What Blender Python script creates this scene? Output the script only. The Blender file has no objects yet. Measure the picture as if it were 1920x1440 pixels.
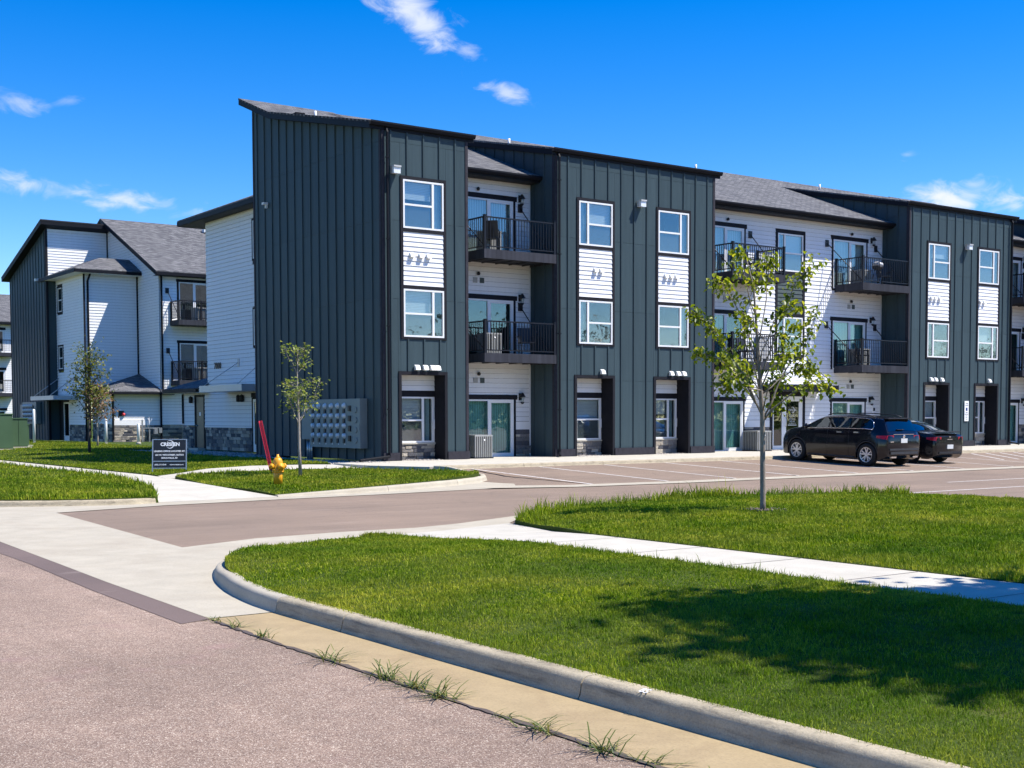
import bpy, bmesh, math, random
import numpy as np
from mathutils import Vector, Matrix
from mathutils.geometry import delaunay_2d_cdt

random.seed(7)
rng = np.random.default_rng(7)
S = bpy.context.scene
COL = S.collection

# ------------------------------------------------------------------ camera
CAM_LOC = Vector((-20.3013, -35.1398, 1.4000))
YAW, PITCH, ROLL, FPX = 0.94751, -0.05250, -0.00265, 2417.49
_f = Vector((math.cos(YAW) * math.cos(PITCH), math.sin(YAW) * math.cos(PITCH), math.sin(PITCH)))
_r = Vector((math.sin(YAW), -math.cos(YAW), 0.0))
_u = _r.cross(_f)
_r2 = math.cos(ROLL) * _r + math.sin(ROLL) * _u
_u2 = -math.sin(ROLL) * _r + math.cos(ROLL) * _u
cd = bpy.data.cameras.new('camera')
cam = bpy.data.objects.new('camera', cd)
COL.objects.link(cam)
cam.matrix_world = Matrix(((_r2.x, _u2.x, -_f.x, CAM_LOC.x), (_r2.y, _u2.y, -_f.y, CAM_LOC.y),
                           (_r2.z, _u2.z, -_f.z, CAM_LOC.z), (0, 0, 0, 1)))
cd.sensor_width = 36.0
cd.lens = FPX * 36.0 / 1920.0
cd.shift_y = 187.12 / 1920.0
cd.clip_start = 0.1
cd.clip_end = 3000
S.camera = cam

# ------------------------------------------------------------------ world, sun, exposure
SUN_TO = Vector((0.50, -0.43, 1.0)).normalized()          # towards the sun
SUN_EL = math.asin(SUN_TO.z)
SUN_AZ = math.atan2(SUN_TO.x, SUN_TO.y)                   # from +Y towards +X
world = bpy.data.worlds.new('World')
S.world = world
world.use_nodes = True
wn, wl = world.node_tree.nodes, world.node_tree.links
wn.clear()
w_out = wn.new('ShaderNodeOutputWorld')
w_bg = wn.new('ShaderNodeBackground')
w_bg.inputs['Strength'].default_value = 0.088
w_sky = wn.new('ShaderNodeTexSky')
w_sky.sky_type = 'NISHITA'
w_sky.sun_disc = False
w_sky.sun_elevation = SUN_EL
w_sky.sun_rotation = SUN_AZ
w_sky.altitude = 900
w_sky.air_density = 1.0
w_sky.dust_density = 0.25
w_sky.ozone_density = 3.0
w_hsv = wn.new('ShaderNodeHueSaturation')
w_hsv.inputs['Saturation'].default_value = 1.50
w_hsv.inputs['Hue'].default_value = 0.513
w_hsv.inputs['Value'].default_value = 1.5
wl.new(w_sky.outputs[0], w_hsv.inputs['Color'])
# a few fair-weather wisps, laid out in directions of the sky
w_tc = wn.new('ShaderNodeTexCoord')


def wmath(op, a, b=None, c=None):
    n = wn.new('ShaderNodeMath')
    n.operation = op
    for i, v in enumerate((a, b, c)):
        if v is None:
            continue
        if isinstance(v, (int, float)):
            n.inputs[i].default_value = v
        else:
            wl.new(v, n.inputs[i])
    return n.outputs[0]


def wdot(vec):
    n = wn.new('ShaderNodeVectorMath')
    n.operation = 'DOT_PRODUCT'
    wl.new(w_tc.outputs['Generated'], n.inputs[0])
    n.inputs[1].default_value = vec
    return n.outputs['Value']


def wnoise(scale, detail, stretch):
    mp = wn.new('ShaderNodeMapping')
    mp.inputs['Scale'].default_value = stretch
    wl.new(w_tc.outputs['Generated'], mp.inputs['Vector'])
    n = wn.new('ShaderNodeTexNoise')
    n.inputs['Scale'].default_value = scale
    n.inputs['Detail'].default_value = detail
    n.inputs['Roughness'].default_value = 0.6
    n.inputs['Distortion'].default_value = 0.6
    wl.new(mp.outputs[0], n.inputs['Vector'])
    return n.outputs['Fac']


# clouds: azimuth (deg from +X towards +Y), elevation, half-length, half-height, tilt, strength (deg)
CLOUDS = [(58.3, 16.75, 2.6, 0.85, -33, 0.85), (56.1, 15.5, 0.9, 0.40, -10, 0.45), (54.5, 13.85, 1.0, 0.40, -16, 0.65),
          (75.2, 12.7, 1.6, 0.55, 2, 0.45), (72.9, 12.9, 0.9, 0.28, 10, 0.25), (74.6, 9.55, 1.9, 0.60, -6, 0.85), (71.2, 9.1, 3.9, 0.55, -8, 0.75),
          (37.4, 10.8, 1.0, 0.36, 4, 0.8), (35.1, 8.95, 2.5, 1.0, -4, 1.0), (33.2, 8.7, 1.9, 0.8, 0, 1.0),
          (100, 14, 5, 1.2, 8, 0.6), (120, 22, 6, 1.4, -20, 0.5), (150, 12, 8, 1.8, 4, 0.7), (10, 12, 6, 1.6, 3, 0.8),
          (-20, 16, 7, 1.8, -6, 0.7), (-60, 12, 8, 2.0, 5, 0.8), (-100, 18, 7, 2.0, -8, 0.7), (-140, 13, 8, 2.0, 4, 0.7),
          (20, 32, 6, 1.6, 25, 0.4), (90, 40, 6, 1.5, -20, 0.4), (190, 28, 7, 1.8, 10, 0.5)]
n_fine = wnoise(34.0, 10.0, (1.0, 1.0, 2.0))
n_big = wnoise(9.0, 4.0, (1.0, 1.0, 2.0))
n_mix = wmath('ADD', wmath('MULTIPLY', n_fine, 0.55), wmath('MULTIPLY', n_big, 0.45))
cloud = None
for az, el, la, lb, tilt, stg in CLOUDS:
    a, e, t = math.radians(az), math.radians(el), math.radians(tilt)
    c = Vector((math.cos(a) * math.cos(e), math.sin(a) * math.cos(e), math.sin(e)))
    rt = Vector((math.sin(a), -math.cos(a), 0))
    up = rt.cross(c)
    ax1 = rt * math.cos(t) + up * math.sin(t)
    ax2 = -rt * math.sin(t) + up * math.cos(t)
    q1 = wmath('DIVIDE', wdot(ax1), math.radians(la))
    q2 = wmath('DIVIDE', wdot(ax2), math.radians(lb))
    r2 = wmath('ADD', wmath('MULTIPLY', q1, q1), wmath('MULTIPLY', q2, q2))
    front = wmath('GREATER_THAN', wdot(c), 0.5)
    m = wmath('SUBTRACT', 1.0, wmath('POWER', r2, 0.5))           # 1 in the middle, 0 on the rim
    m = wmath('ADD', m, wmath('MULTIPLY', wmath('SUBTRACT', n_mix, 0.53), 5.2))
    m = wmath('MULTIPLY', wmath('ADD', m, 0.22), front)
    mr = wn.new('ShaderNodeMapRange')
    mr.interpolation_type = 'SMOOTHSTEP'
    wl.new(m, mr.inputs['Value'])
    mr.inputs['From Min'].default_value = 0.0
    mr.inputs['From Max'].default_value = 1.25
    mr.inputs['To Max'].default_value = stg
    rim = wmath('LESS_THAN', r2, 2.2)
    o = wmath('MULTIPLY', mr.outputs[0], rim)
    cloud = o if cloud is None else wmath('MAXIMUM', cloud, o)
w_mix = wn.new('ShaderNodeMix')
w_mix.data_type = 'RGBA'
wl.new(cloud, w_mix.inputs[0])
wl.new(w_hsv.outputs[0], w_mix.inputs[6])
w_mix.inputs[7].default_value = (6.6, 7.0, 7.6, 1)
wl.new(w_mix.outputs[2], w_bg.inputs['Color'])
wl.new(w_bg.outputs[0], w_out.inputs['Surface'])

sd = bpy.data.lights.new('sun', 'SUN')
sd.energy = 5.0
sd.angle = math.radians(0.53)
sd.color = (1.0, 0.955, 0.88)
sun = bpy.data.objects.new('sun', sd)
COL.objects.link(sun)
sun.rotation_euler = (-SUN_TO).to_track_quat('-Z', 'Y').to_euler()
sun.location = (20, -40, 60)

S.view_settings.view_transform = 'Standard'
S.view_settings.look = 'None'
S.view_settings.gamma = 1.0
S.view_settings.exposure = 0.66
S.render.engine = 'CYCLES'
try:
    S.cycles.use_denoising = True
    S.cycles.denoiser = 'OPENIMAGEDENOISE'
    S.cycles.max_bounces = 4
    S.cycles.diffuse_bounces = 2
    S.cycles.glossy_bounces = 3
    S.cycles.adaptive_threshold = 0.025
    S.cycles.transparent_max_bounces = 8
    S.cycles.caustics_reflective = False
    S.cycles.caustics_refractive = False
except Exception:
    pass

# ------------------------------------------------------------------ materials


class NT:
    """small node-tree helper"""

    def __init__(self, name):
        self.m = bpy.data.materials.new(name)
        self.m.use_nodes = True
        self.n = self.m.node_tree.nodes
        self.l = self.m.node_tree.links
        self.b = self.n['Principled BSDF']
        self.out = self.n['Material Output']
        g = self.n.new('ShaderNodeNewGeometry')
        self.geo = g
        self.pos = g.outputs['Position']

    def link(self, a, b):
        self.l.new(a, b)

    def map(self, scale, src=None):
        mp = self.n.new('ShaderNodeMapping')
        mp.inputs['Scale'].default_value = scale
        self.l.new(src or self.pos, mp.inputs['Vector'])
        return mp.outputs[0]

    def noise(self, scale, detail=4.0, rough=0.55, src=None, dist=0.0):
        t = self.n.new('ShaderNodeTexNoise')
        t.inputs['Scale'].default_value = scale
        t.inputs['Detail'].default_value = detail
        t.inputs['Roughness'].default_value = rough
        t.inputs['Distortion'].default_value = dist
        self.l.new(src or self.pos, t.inputs['Vector'])
        return t.outputs['Fac']

    def mixv(self, src, scale, amt):
        """position warped by noise"""
        t = self.n.new('ShaderNodeTexNoise')
        t.inputs['Scale'].default_value = scale
        t.inputs['Detail'].default_value = 5.0
        self.l.new(src, t.inputs['Vector'])
        k = self.n.new('ShaderNodeVectorMath')
        k.operation = 'SCALE'
        k.inputs['Scale'].default_value = amt
        self.l.new(t.outputs['Color'], k.inputs[0])
        a = self.n.new('ShaderNodeVectorMath')
        self.l.new(src, a.inputs[0])
        self.l.new(k.outputs[0], a.inputs[1])
        return a.outputs[0]

    def voronoi(self, scale, feature='F1', out='Distance', src=None):
        t = self.n.new('ShaderNodeTexVoronoi')
        t.feature = feature
        t.inputs['Scale'].default_value = scale
        self.l.new(src or self.pos, t.inputs['Vector'])
        return t.outputs[out]

    def ramp(self, fac, stops, interp='LINEAR'):
        r = self.n.new('ShaderNodeValToRGB')
        r.color_ramp.interpolation = interp
        el = r.color_ramp.elements
        while len(el) < len(stops):
            el.new(0.5)
        for e, (p, c) in zip(el, stops):
            e.position = p
            e.color = (*c, 1) if len(c) == 3 else c
        self.l.new(fac, r.inputs[0])
        return r.outputs[0]

    def mix(self, fac, a, b, mode='MIX'):
        m = self.n.new('ShaderNodeMix')
        m.data_type = 'RGBA'
        m.blend_type = mode
        for i, v in ((0, fac), (6, a), (7, b)):
            if isinstance(v, (int, float)):
                m.inputs[i].default_value = v
            elif isinstance(v, tuple):
                m.inputs[i].default_value = (*v, 1)
            else:
                self.l.new(v, m.inputs[i])
        return m.outputs[2]

    def math(self, op, a, b=None):
        m = self.n.new('ShaderNodeMath')
        m.operation = op
        for i, v in enumerate((a, b)):
            if v is None:
                continue
            if isinstance(v, (int, float)):
                m.inputs[i].default_value = v
            else:
                self.l.new(v, m.inputs[i])
        return m.outputs[0]

    def bump(self, h, strength=0.3, dist=0.01):
        b = self.n.new('ShaderNodeBump')
        b.inputs['Strength'].default_value = strength
        b.inputs['Distance'].default_value = dist
        self.l.new(h, b.inputs['Height'])
        self.l.new(b.outputs[0], self.b.inputs['Normal'])

    def base(self, c):
        if isinstance(c, tuple):
            self.b.inputs['Base Color'].default_value = (*c, 1)
        else:
            self.l.new(c, self.b.inputs['Base Color'])

    def set(self, **k):
        for a, v in k.items():
            a = {'rough': 'Roughness', 'metal': 'Metallic', 'spec': 'Specular IOR Level', 'coat': 'Coat Weight'}[a]
            if isinstance(v, (int, float)):
                self.b.inputs[a].default_value = v
            else:
                self.l.new(v, self.b.inputs[a])
        return self


def tint(c, k):
    return tuple(min(1, x * k) for x in c)


def m_plain(name, c, rough=0.5, var=0.12, scale=3.0, metal=0.0, bump=0.0, bscale=60, spec=0.5):
    t = NT(name)
    n = t.noise(scale, 5.0)
    t.base(t.ramp(n, [(0.25, tint(c, 1 - var)), (0.75, tint(c, 1 + var))]))
    t.set(rough=rough, metal=metal, spec=spec)
    if bump:
        t.bump(t.noise(bscale, 3.0), bump, 0.004)
    return t.m


def m_painted(name, c, rough=0.45, var=0.14, objvar=0.08):
    """painted cement board: grain along z, slight change from piece to piece, rain streaks"""
    t = NT(name)
    n = t.noise(1.0, 5.0, 0.6, t.map((7.0, 7.0, 0.5)))
    col = t.ramp(n, [(0.2, tint(c, 1 - var)), (0.8, tint(c, 1 + var))])
    oi = t.n.new('ShaderNodeObjectInfo')
    k = t.ramp(oi.outputs['Random'], [(0, (1 - objvar,) * 3), (1, (1 + objvar * 0.6,) * 3)])
    col = t.mix(1.0, col, k, 'MULTIPLY')
    t.base(col)
    t.set(rough=rough, spec=0.08)
    t.bump(t.noise(1.0, 4.0, 0.6, t.map((160.0, 160.0, 8.0))), 0.12, 0.002)
    return t.m


def m_street():
    t = NT('street_asphalt')
    v = t.voronoi(150.0, out='Color')
    bw = t.n.new('ShaderNodeRGBToBW')
    t.link(v, bw.inputs[0])
    agg = t.ramp(bw.outputs[0], [(0.0, (0.11, 0.072, 0.056)), (0.35, (0.245, 0.172, 0.128)),
                                 (0.72, (0.35, 0.258, 0.198)), (0.95, (0.70, 0.60, 0.48))])
    big = t.noise(0.55, 5.0, 0.6)
    mid = t.noise(5.5, 6.0, 0.7)
    f = t.ramp(big, [(0.3, (0.80,) * 3), (0.7, (1.04,) * 3)])
    f2 = t.ramp(mid, [(0.3, (0.88, 0.87, 0.88)), (0.7, (1.10, 1.08, 1.07))])
    c = t.mix(1.0, t.mix(1.0, agg, f, 'MULTIPLY'), f2, 'MULTIPLY')
    wp = t.ramp(t.noise(1.0, 4.0, 0.55, t.map((1.3, 0.08, 1.0))), [(0.35, (0.83,) * 3), (0.68, (1.09,) * 3)])
    c = t.mix(1.0, c, wp, 'MULTIPLY')
    # hairline cracks
    ck = t.voronoi(0.55, 'DISTANCE_TO_EDGE', 'Distance', t.mixv(t.pos, 2.2, 0.35))
    c = t.mix(t.ramp(ck, [(0.0, (0.28,) * 3), (0.005, (0, 0, 0))]), c, (0.07, 0.05, 0.045))
    # a few rusty pink stains
    st = t.ramp(t.noise(1.3, 3.0, 0.5), [(0.62, (0, 0, 0)), (0.78, (0.35,) * 3)])
    c = t.mix(st, c, (0.30, 0.17, 0.17))
    t.base(c)
    t.set(rough=0.88, spec=0.25)
    t.bump(t.math('ADD', t.voronoi(150.0), t.noise(60.0, 4.0)), 0.5, 0.005)
    return t.m


def m_asphalt(name, c, streak=True):
    t = NT(name)
    fine = t.noise(120.0, 2.0)
    col = t.ramp(fine, [(0.3, tint(c, 0.78)), (0.7, tint(c, 1.24))])
    big = t.noise(0.35, 6.0, 0.62)
    col = t.mix(1.0, col, t.ramp(big, [(0.3, (0.84, 0.84, 0.85)), (0.7, (1.12, 1.10, 1.09))]), 'MULTIPLY')
    if streak:
        s = t.noise(1.0, 5.0, 0.6, t.map((0.25, 3.0, 1.0)))
        col = t.mix(1.0, col, t.ramp(s, [(0.35, (0.92,) * 3), (0.7, (1.07,) * 3)]), 'MULTIPLY')
    oil = t.ramp(t.noise(1.6, 4.0, 0.6, dist=0.4), [(0.66, (0, 0, 0)), (0.80, (0.38,) * 3)])
    col = t.mix(oil, col, (0.085, 0.070, 0.062))
    pale = t.ramp(t.noise(0.9, 6.0, 0.7, t.map((0.6, 2.2, 1.0))), [(0.60, (0, 0, 0)), (0.80, (0.40,) * 3)])
    col = t.mix(pale, col, (0.42, 0.34, 0.29))
    ck = t.voronoi(0.33, 'DISTANCE_TO_EDGE', 'Distance', t.mixv(t.pos, 1.7, 0.5))
    col = t.mix(t.ramp(ck, [(0.0, (0.3,) * 3), (0.006, (0, 0, 0))]), col, (0.08, 0.06, 0.055))
    t.base(col)
    t.set(rough=0.9, spec=0.25)
    t.bump(fine, 0.4, 0.004)
    return t.m


def m_concrete(name, c, stain=(0.30, 0.24, 0.17), stain_amt=0.25, brush=None, scale=1.0):
    t = NT(name)
    n = t.noise(2.2 * scale, 7.0, 0.65)
    col = t.ramp(n, [(0.25, tint(c, 0.86)), (0.75, tint(c, 1.10))])
    st = t.ramp(t.noise(0.7 * scale, 5.0, 0.6, dist=1.0), [(0.48, (0, 0, 0)), (0.75, (stain_amt,) * 3)])
    col = t.mix(st, col, stain)
    sp = t.ramp(t.noise(75.0, 3.0), [(0.30, (0.86,) * 3), (0.5, (1.0,) * 3), (0.72, (1.06,) * 3)])
    col = t.mix(1.0, col, sp, 'MULTIPLY')
    t.base(col)
    t.set(rough=0.85, spec=0.3)
    if brush:
        t.bump(t.noise(1.0, 3.0, 0.6, t.map(brush)), 0.25, 0.003)
    else:
        t.bump(t.noise(60.0, 4.0), 0.25, 0.004)
    return t.m


def m_lawn():
    t = NT('lawn_soil')
    n = t.noise(1.1, 6.0, 0.65)
    c = t.ramp(n, [(0.25, (0.035, 0.060, 0.008)), (0.6, (0.075, 0.105, 0.018)), (0.85, (0.17, 0.15, 0.05))])
    f = t.ramp(t.noise(55.0, 3.0), [(0.3, (0.6,) * 3), (0.7, (1.25,) * 3)])
    t.base(t.mix(1.0, c, f, 'MULTIPLY'))
    t.set(rough=0.95, spec=0.1)
    t.bump(t.noise(70.0, 3.0), 0.8, 0.03)
    return t.m


def m_blades(name='grass_blades', dry=0.6):
    t = NT(name)
    rnd = t.geo.outputs['Random Per Island']
    c = t.ramp(rnd, [(0.0, (0.055, 0.115, 0.002)), (0.4, (0.150, 0.245, 0.004)), (0.75, (0.31, 0.39, 0.012)),
                     (1.0, (0.55, 0.53, 0.11))])
    patch = t.ramp(t.noise(0.62, 6.0, 0.7), [(0.40, (0, 0, 0)), (0.68, (dry,) * 3)])
    c = t.mix(patch, c, (0.38, 0.365, 0.07))
    sm_ = t.ramp(t.noise(3.2, 5.0, 0.65), [(0.46, (0, 0, 0)), (0.70, (dry * 0.75,) * 3)])
    c = t.mix(sm_, c, (0.30, 0.30, 0.04))
    lush = t.ramp(t.noise(0.45, 4.0, 0.6, t.map((1, 1, 0.2))), [(0.32, (0.42, 0.62, 0.45)), (0.68, (1.25, 1.14, 1.05))])
    c = t.mix(1.0, c, lush, 'MULTIPLY')
    tone = t.ramp(t.noise(1.5, 6.0, 0.7), [(0.34, (0.58, 0.70, 0.55)), (0.60, (1.10, 1.06, 1.0))])
    c = t.mix(1.0, c, tone, 'MULTIPLY')
    t.base(c)
    t.set(rough=0.6, spec=0.08)
    tr = t.n.new('ShaderNodeBsdfTranslucent')
    t.link(t.mix(1.0, c, (1.25, 1.3, 0.7), 'MULTIPLY'), tr.inputs['Color'])
    mx = t.n.new('ShaderNodeMixShader')
    mx.inputs[0].default_value = 0.32
    t.link(t.b.outputs[0], mx.inputs[1])
    t.link(tr.outputs[0], mx.inputs[2])
    t.link(mx.outputs[0], t.out.inputs['Surface'])
    return t.m


def m_leaf(name, stops, trans=0.4):
    t = NT(name)
    c = t.ramp(t.geo.outputs['Random Per Island'], stops)
    t.base(c)
    t.set(rough=0.42, spec=0.45)
    tr = t.n.new('ShaderNodeBsdfTranslucent')
    t.link(t.mix(1.0, c, (1.35, 1.3, 0.55), 'MULTIPLY'), tr.inputs['Color'])
    mx = t.n.new('ShaderNodeMixShader')
    mx.inputs[0].default_value = trans
    t.link(t.b.outputs[0], mx.inputs[1])
    t.link(tr.outputs[0], mx.inputs[2])
    t.link(mx.outputs[0], t.out.inputs['Surface'])
    return t.m


def m_shingle():
    t = NT('roof_shingles')
    sx = t.n.new('ShaderNodeSeparateXYZ')
    t.link(t.pos, sx.inputs[0])
    cb = t.n.new('ShaderNodeCombineXYZ')
    t.link(sx.outputs['X'], cb.inputs['X'])
    t.link(t.math('MULTIPLY', t.math('ADD', sx.outputs['Y'], t.math('MULTIPLY', sx.outputs['Z'], 0.001)), 1.08), cb.inputs['Y'])
    br = t.n.new('ShaderNodeTexBrick')
    br.inputs['Scale'].default_value = 1.0
    br.inputs['Brick Width'].default_value = 0.30
    br.inputs['Row Height'].default_value = 0.14
    br.inputs['Mortar Size'].default_value = 0.012
    br.inputs['Color1'].default_value = (0.085, 0.085, 0.090, 1)
    br.inputs['Color2'].default_value = (0.175, 0.172, 0.172, 1)
    br.inputs['Mortar'].default_value = (0.035, 0.035, 0.04, 1)
    t.link(cb.outputs[0], br.inputs['Vector'])
    n = t.ramp(t.noise(1.0, 5.0, 0.7, t.map((2.2, 7.0, 7.0))), [(0.3, (0.62,) * 3), (0.7, (1.45,) * 3)])
    g = t.ramp(t.noise(80.0, 2.0), [(0.3, (0.8,) * 3), (0.7, (1.2,) * 3)])
    t.base(t.mix(1.0, t.mix(1.0, br.outputs['Color'], n, 'MULTIPLY'), g, 'MULTIPLY'))
    t.set(rough=0.9, spec=0.2)
    t.bump(br.outputs['Fac'], -0.5, 0.02)
    return t.m


def m_stone():
    t = NT('stone_veneer')
    oi = t.n.new('ShaderNodeObjectInfo')
    r = t.math('FRACT', t.math('ADD', oi.outputs['Random'], t.geo.outputs['Random Per Island']))
    c = t.ramp(r, [(0.0, (0.10, 0.10, 0.11)), (0.22, (0.24, 0.22, 0.20)), (0.45, (0.40, 0.35, 0.28)),
                   (0.65, (0.17, 0.165, 0.16)), (0.82, (0.50, 0.45, 0.37)), (1.0, (0.30, 0.28, 0.26))], 'CONSTANT')
    n = t.ramp(t.noise(16.0, 6.0, 0.7), [(0.25, (0.62,) * 3), (0.75, (1.3,) * 3)])
    t.base(t.mix(1.0, c, n, 'MULTIPLY'))
    t.set(rough=0.9, spec=0.25)
    t.bump(t.noise(24.0, 6.0, 0.7), 0.9, 0.03)
    return t.m


def m_rock():
    t = NT('rock_mulch')
    c = t.ramp(t.geo.outputs['Random Per Island'], [(0.0, (0.18, 0.16, 0.15)), (0.4, (0.36, 0.32, 0.29)),
                                                    (0.75, (0.50, 0.44, 0.38)), (1.0, (0.62, 0.58, 0.54))])
    t.base(c)
    t.set(rough=0.85)
    return t.m


def m_glass(name, tintc, base_refl=0.16):
    t = NT(name)
    tr = t.n.new('ShaderNodeBsdfTransparent')
    tr.inputs['Color'].default_value = (*tintc, 1)
    gl = t.n.new('ShaderNodeBsdfGlossy')
    gl.inputs['Roughness'].default_value = 0.015
    gl.inputs['Color'].default_value = (0.95, 1.0, 1.0, 1)
    # slightly wavy float glass
    b = t.n.new('ShaderNodeBump')
    b.inputs['Strength'].default_value = 0.05
    b.inputs['Distance'].default_value = 0.02
    t.link(t.noise(2.2, 2.0), b.inputs['Height'])
    t.link(b.outputs[0], gl.inputs['Normal'])
    fr = t.n.new('ShaderNodeFresnel')
    # single sheets and panes look alike from either side
    ior = t.math('ADD', t.math('MULTIPLY', t.geo.outputs['Backfacing'], 1 / 1.52 - 1.52), 1.52)
    t.link(ior, fr.inputs['IOR'])
    fac = t.math('MINIMUM', t.math('ADD', t.math('MULTIPLY', fr.outputs[0], 1.6), base_refl), 1.0)
    mx = t.n.new('ShaderNodeMixShader')
    t.link(fac, mx.inputs[0])
    t.link(tr.outputs[0], mx.inputs[1])
    t.link(gl.outputs[0], mx.inputs[2])
    t.link(mx.outputs[0], t.out.inputs['Surface'])
    return t.m


def m_blind(name, c, vertical, pitch):
    t = NT(name)
    sx = t.n.new('ShaderNodeSeparateXYZ')
    t.link(t.pos, sx.inputs[0])
    k = t.math('ADD', sx.outputs['X'], sx.outputs['Y']) if vertical else sx.outputs['Z']
    f = t.math('FRACT', t.math('DIVIDE', k, pitch))
    t.base(t.ramp(f, [(0.0, tint(c, 0.45)), (0.15, tint(c, 0.85)), (0.7, c), (1.0, tint(c, 0.55))]))
    t.set(rough=0.7)
    return t.m


def m_carpaint(name, c):
    t = NT(name)
    n = t.noise(1.5, 4.0)
    t.base(t.ramp(n, [(0.3, tint(c, 0.85)), (0.7, tint(c, 1.2))]))
    t.set(rough=t.ramp(t.noise(5.0, 4.0), [(0.3, (0.10,) * 3), (0.8, (0.24,) * 3)]), spec=0.35, coat=0.35)
    t.b.inputs['Coat Roughness'].default_value = 0.04
    return t.m


def m_bark(name, c):
    t = NT(name)
    n = t.noise(1.0, 5.0, 0.7, t.map((40.0, 40.0, 9.0)))
    t.base(t.ramp(n, [(0.3, tint(c, 0.55)), (0.7, tint(c, 1.35))]))
    t.set(rough=0.85)
    t.bump(n, 0.6, 0.01)
    return t.m


M = {}
M['street'] = m_street()
M['asphalt'] = m_asphalt('lot_asphalt', (0.232, 0.174, 0.130))
M['patch'] = m_asphalt('patch_asphalt', (0.150, 0.112, 0.098), False)
M['concrete'] = m_concrete('pale_concrete', (0.425, 0.38, 0.295), stain_amt=0.28)
M['walk'] = m_concrete('walk_concrete', (0.50, 0.465, 0.39), (0.36, 0.31, 0.24), 0.2, (3.0, 160.0, 1.0))


def m_kerb(name, c):
    t = NT(name)
    n = t.noise(3.0, 8.0, 0.7)
    col = t.ramp(n, [(0.25, tint(c, 0.74)), (0.75, tint(c, 1.16))])
    gr = t.ramp(t.noise(1.0, 6.0, 0.7, t.map((6.0, 2.2, 26.0))), [(0.50, (0, 0, 0)), (0.74, (0.75,) * 3)])
    col = t.mix(gr, col, (0.085, 0.072, 0.055))
    ch = t.ramp(t.noise(2.4, 5.0, 0.6, t.map((1, 1, 5.0))), [(0.66, (0, 0, 0)), (0.76, (0.5,) * 3)])
    col = t.mix(ch, col, (0.56, 0.54, 0.50))
    sp = t.ramp(t.noise(85.0, 3.0), [(0.30, (0.80,) * 3), (0.5, (1.0,) * 3), (0.72, (1.08,) * 3)])
    t.base(t.mix(1.0, col, sp, 'MULTIPLY'))
    t.set(rough=0.88, spec=0.25)
    t.bump(t.noise(30.0, 7.0, 0.7), 0.55, 0.012)
    return t.m


M['curb'] = m_kerb('kerb_concrete', (0.43, 0.365, 0.255))
M['curb_old'] = m_concrete('curb_concrete', (0.42, 0.37, 0.295), (0.20, 0.16, 0.115), 0.35, None, 2.0)
M['gutter'] = m_concrete('gutter_concrete', (0.36, 0.272, 0.15), (0.22, 0.15, 0.085), 0.5, None, 1.6)
M['soil'] = m_lawn()
M['blades'] = m_blades()
M['blades_dry'] = m_blades('grass_blades_dry', 0.85)
M['weed'] = m_leaf('weed_blades', [(0.0, (0.05, 0.08, 0.012)), (0.5, (0.11, 0.145, 0.025)), (1.0, (0.26, 0.24, 0.08))], 0.25)
M['panel'] = m_painted('slate_green_panel', (0.052, 0.078, 0.088))
M['batten'] = m_painted('slate_green_batten', (0.049, 0.073, 0.082))
M['trim'] = m_plain('dark_trim', (0.012, 0.012, 0.016), 0.65, 0.25, 6.0, bump=0.15, spec=0.2)
M['skirt'] = m_plain('skirt_board', (0.034, 0.032, 0.040), 0.7, 0.3, 9.0, bump=0.2, spec=0.2)
M['fascia'] = m_plain('black_fascia', (0.010, 0.011, 0.015), 0.55, 0.15, 2.0, spec=0.12)
M['soffit'] = m_plain('dark_soffit', (0.014, 0.015, 0.019), 0.6, 0.2, 3.0, spec=0.2)
M['lap'] = m_painted('white_lap', (0.82, 0.82, 0.815), 0.5, 0.035, 0.05)
M['lap_grey'] = m_painted('slate_lap', (0.088, 0.110, 0.108), 0.5, 0.05, 0.06)
M['white_trim'] = m_plain('white_trim', (0.72, 0.73, 0.735), 0.5, 0.05, 5.0)
M['vinyl'] = m_plain('white_vinyl', (0.80, 0.80, 0.79), 0.35, 0.03, 2.0)
M['sheath'] = m_plain('sheathing', (0.03, 0.033, 0.036), 0.8)
M['room'] = m_plain('room_wall', (0.10, 0.095, 0.09), 0.9)
M['shingle'] = m_shingle()
M['stone'] = m_stone()
M['mortar'] = m_plain('mortar', (0.16, 0.15, 0.14), 0.9, 0.2, 20.0, bump=0.4)
M['rock'] = m_rock()
M['mulch'] = m_leaf('bark_mulch', [(0.0, (0.05, 0.035, 0.025)), (0.6, (0.13, 0.095, 0.065)), (1.0, (0.26, 0.21, 0.16))], 0.05)
M['bed'] = m_plain('bed_gravel', (0.20, 0.18, 0.165), 0.95, 0.45, 28.0, bump=0.9, bscale=40)
M['glass'] = m_glass('window_glass', (0.88, 0.93, 0.935), 0.05)
M['glass_door'] = m_glass('door_glass', (0.70, 0.88, 0.865), 0.035)
M['glass_dark'] = m_glass('dark_glass', (0.35, 0.38, 0.38), 0.06)
M['screen'] = m_plain('insect_screen', (0.10, 0.105, 0.11), 0.9)
M['blind_h'] = m_blind('mini_blind', (0.72, 0.74, 0.74), False, 0.05)
M['blind_v'] = m_blind('vertical_blind', (0.60, 0.66, 0.62), True, 0.10)
M['curtain'] = m_blind('curtain_cloth', (0.42, 0.55, 0.55), True, 0.23)
M['rail'] = m_plain('black_rail', (0.011, 0.011, 0.014), 0.4, 0.1, spec=0.3)
M['timber'] = m_painted('stained_timber', (0.044, 0.046, 0.056), 0.75, 0.45)
M['steel'] = m_plain('galvanised_steel', (0.42, 0.43, 0.44), 0.35, 0.1, 8.0, metal=0.7)
M['hood'] = m_plain('white_vent_hood', (0.78, 0.78, 0.76), 0.4, 0.05)
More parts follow.
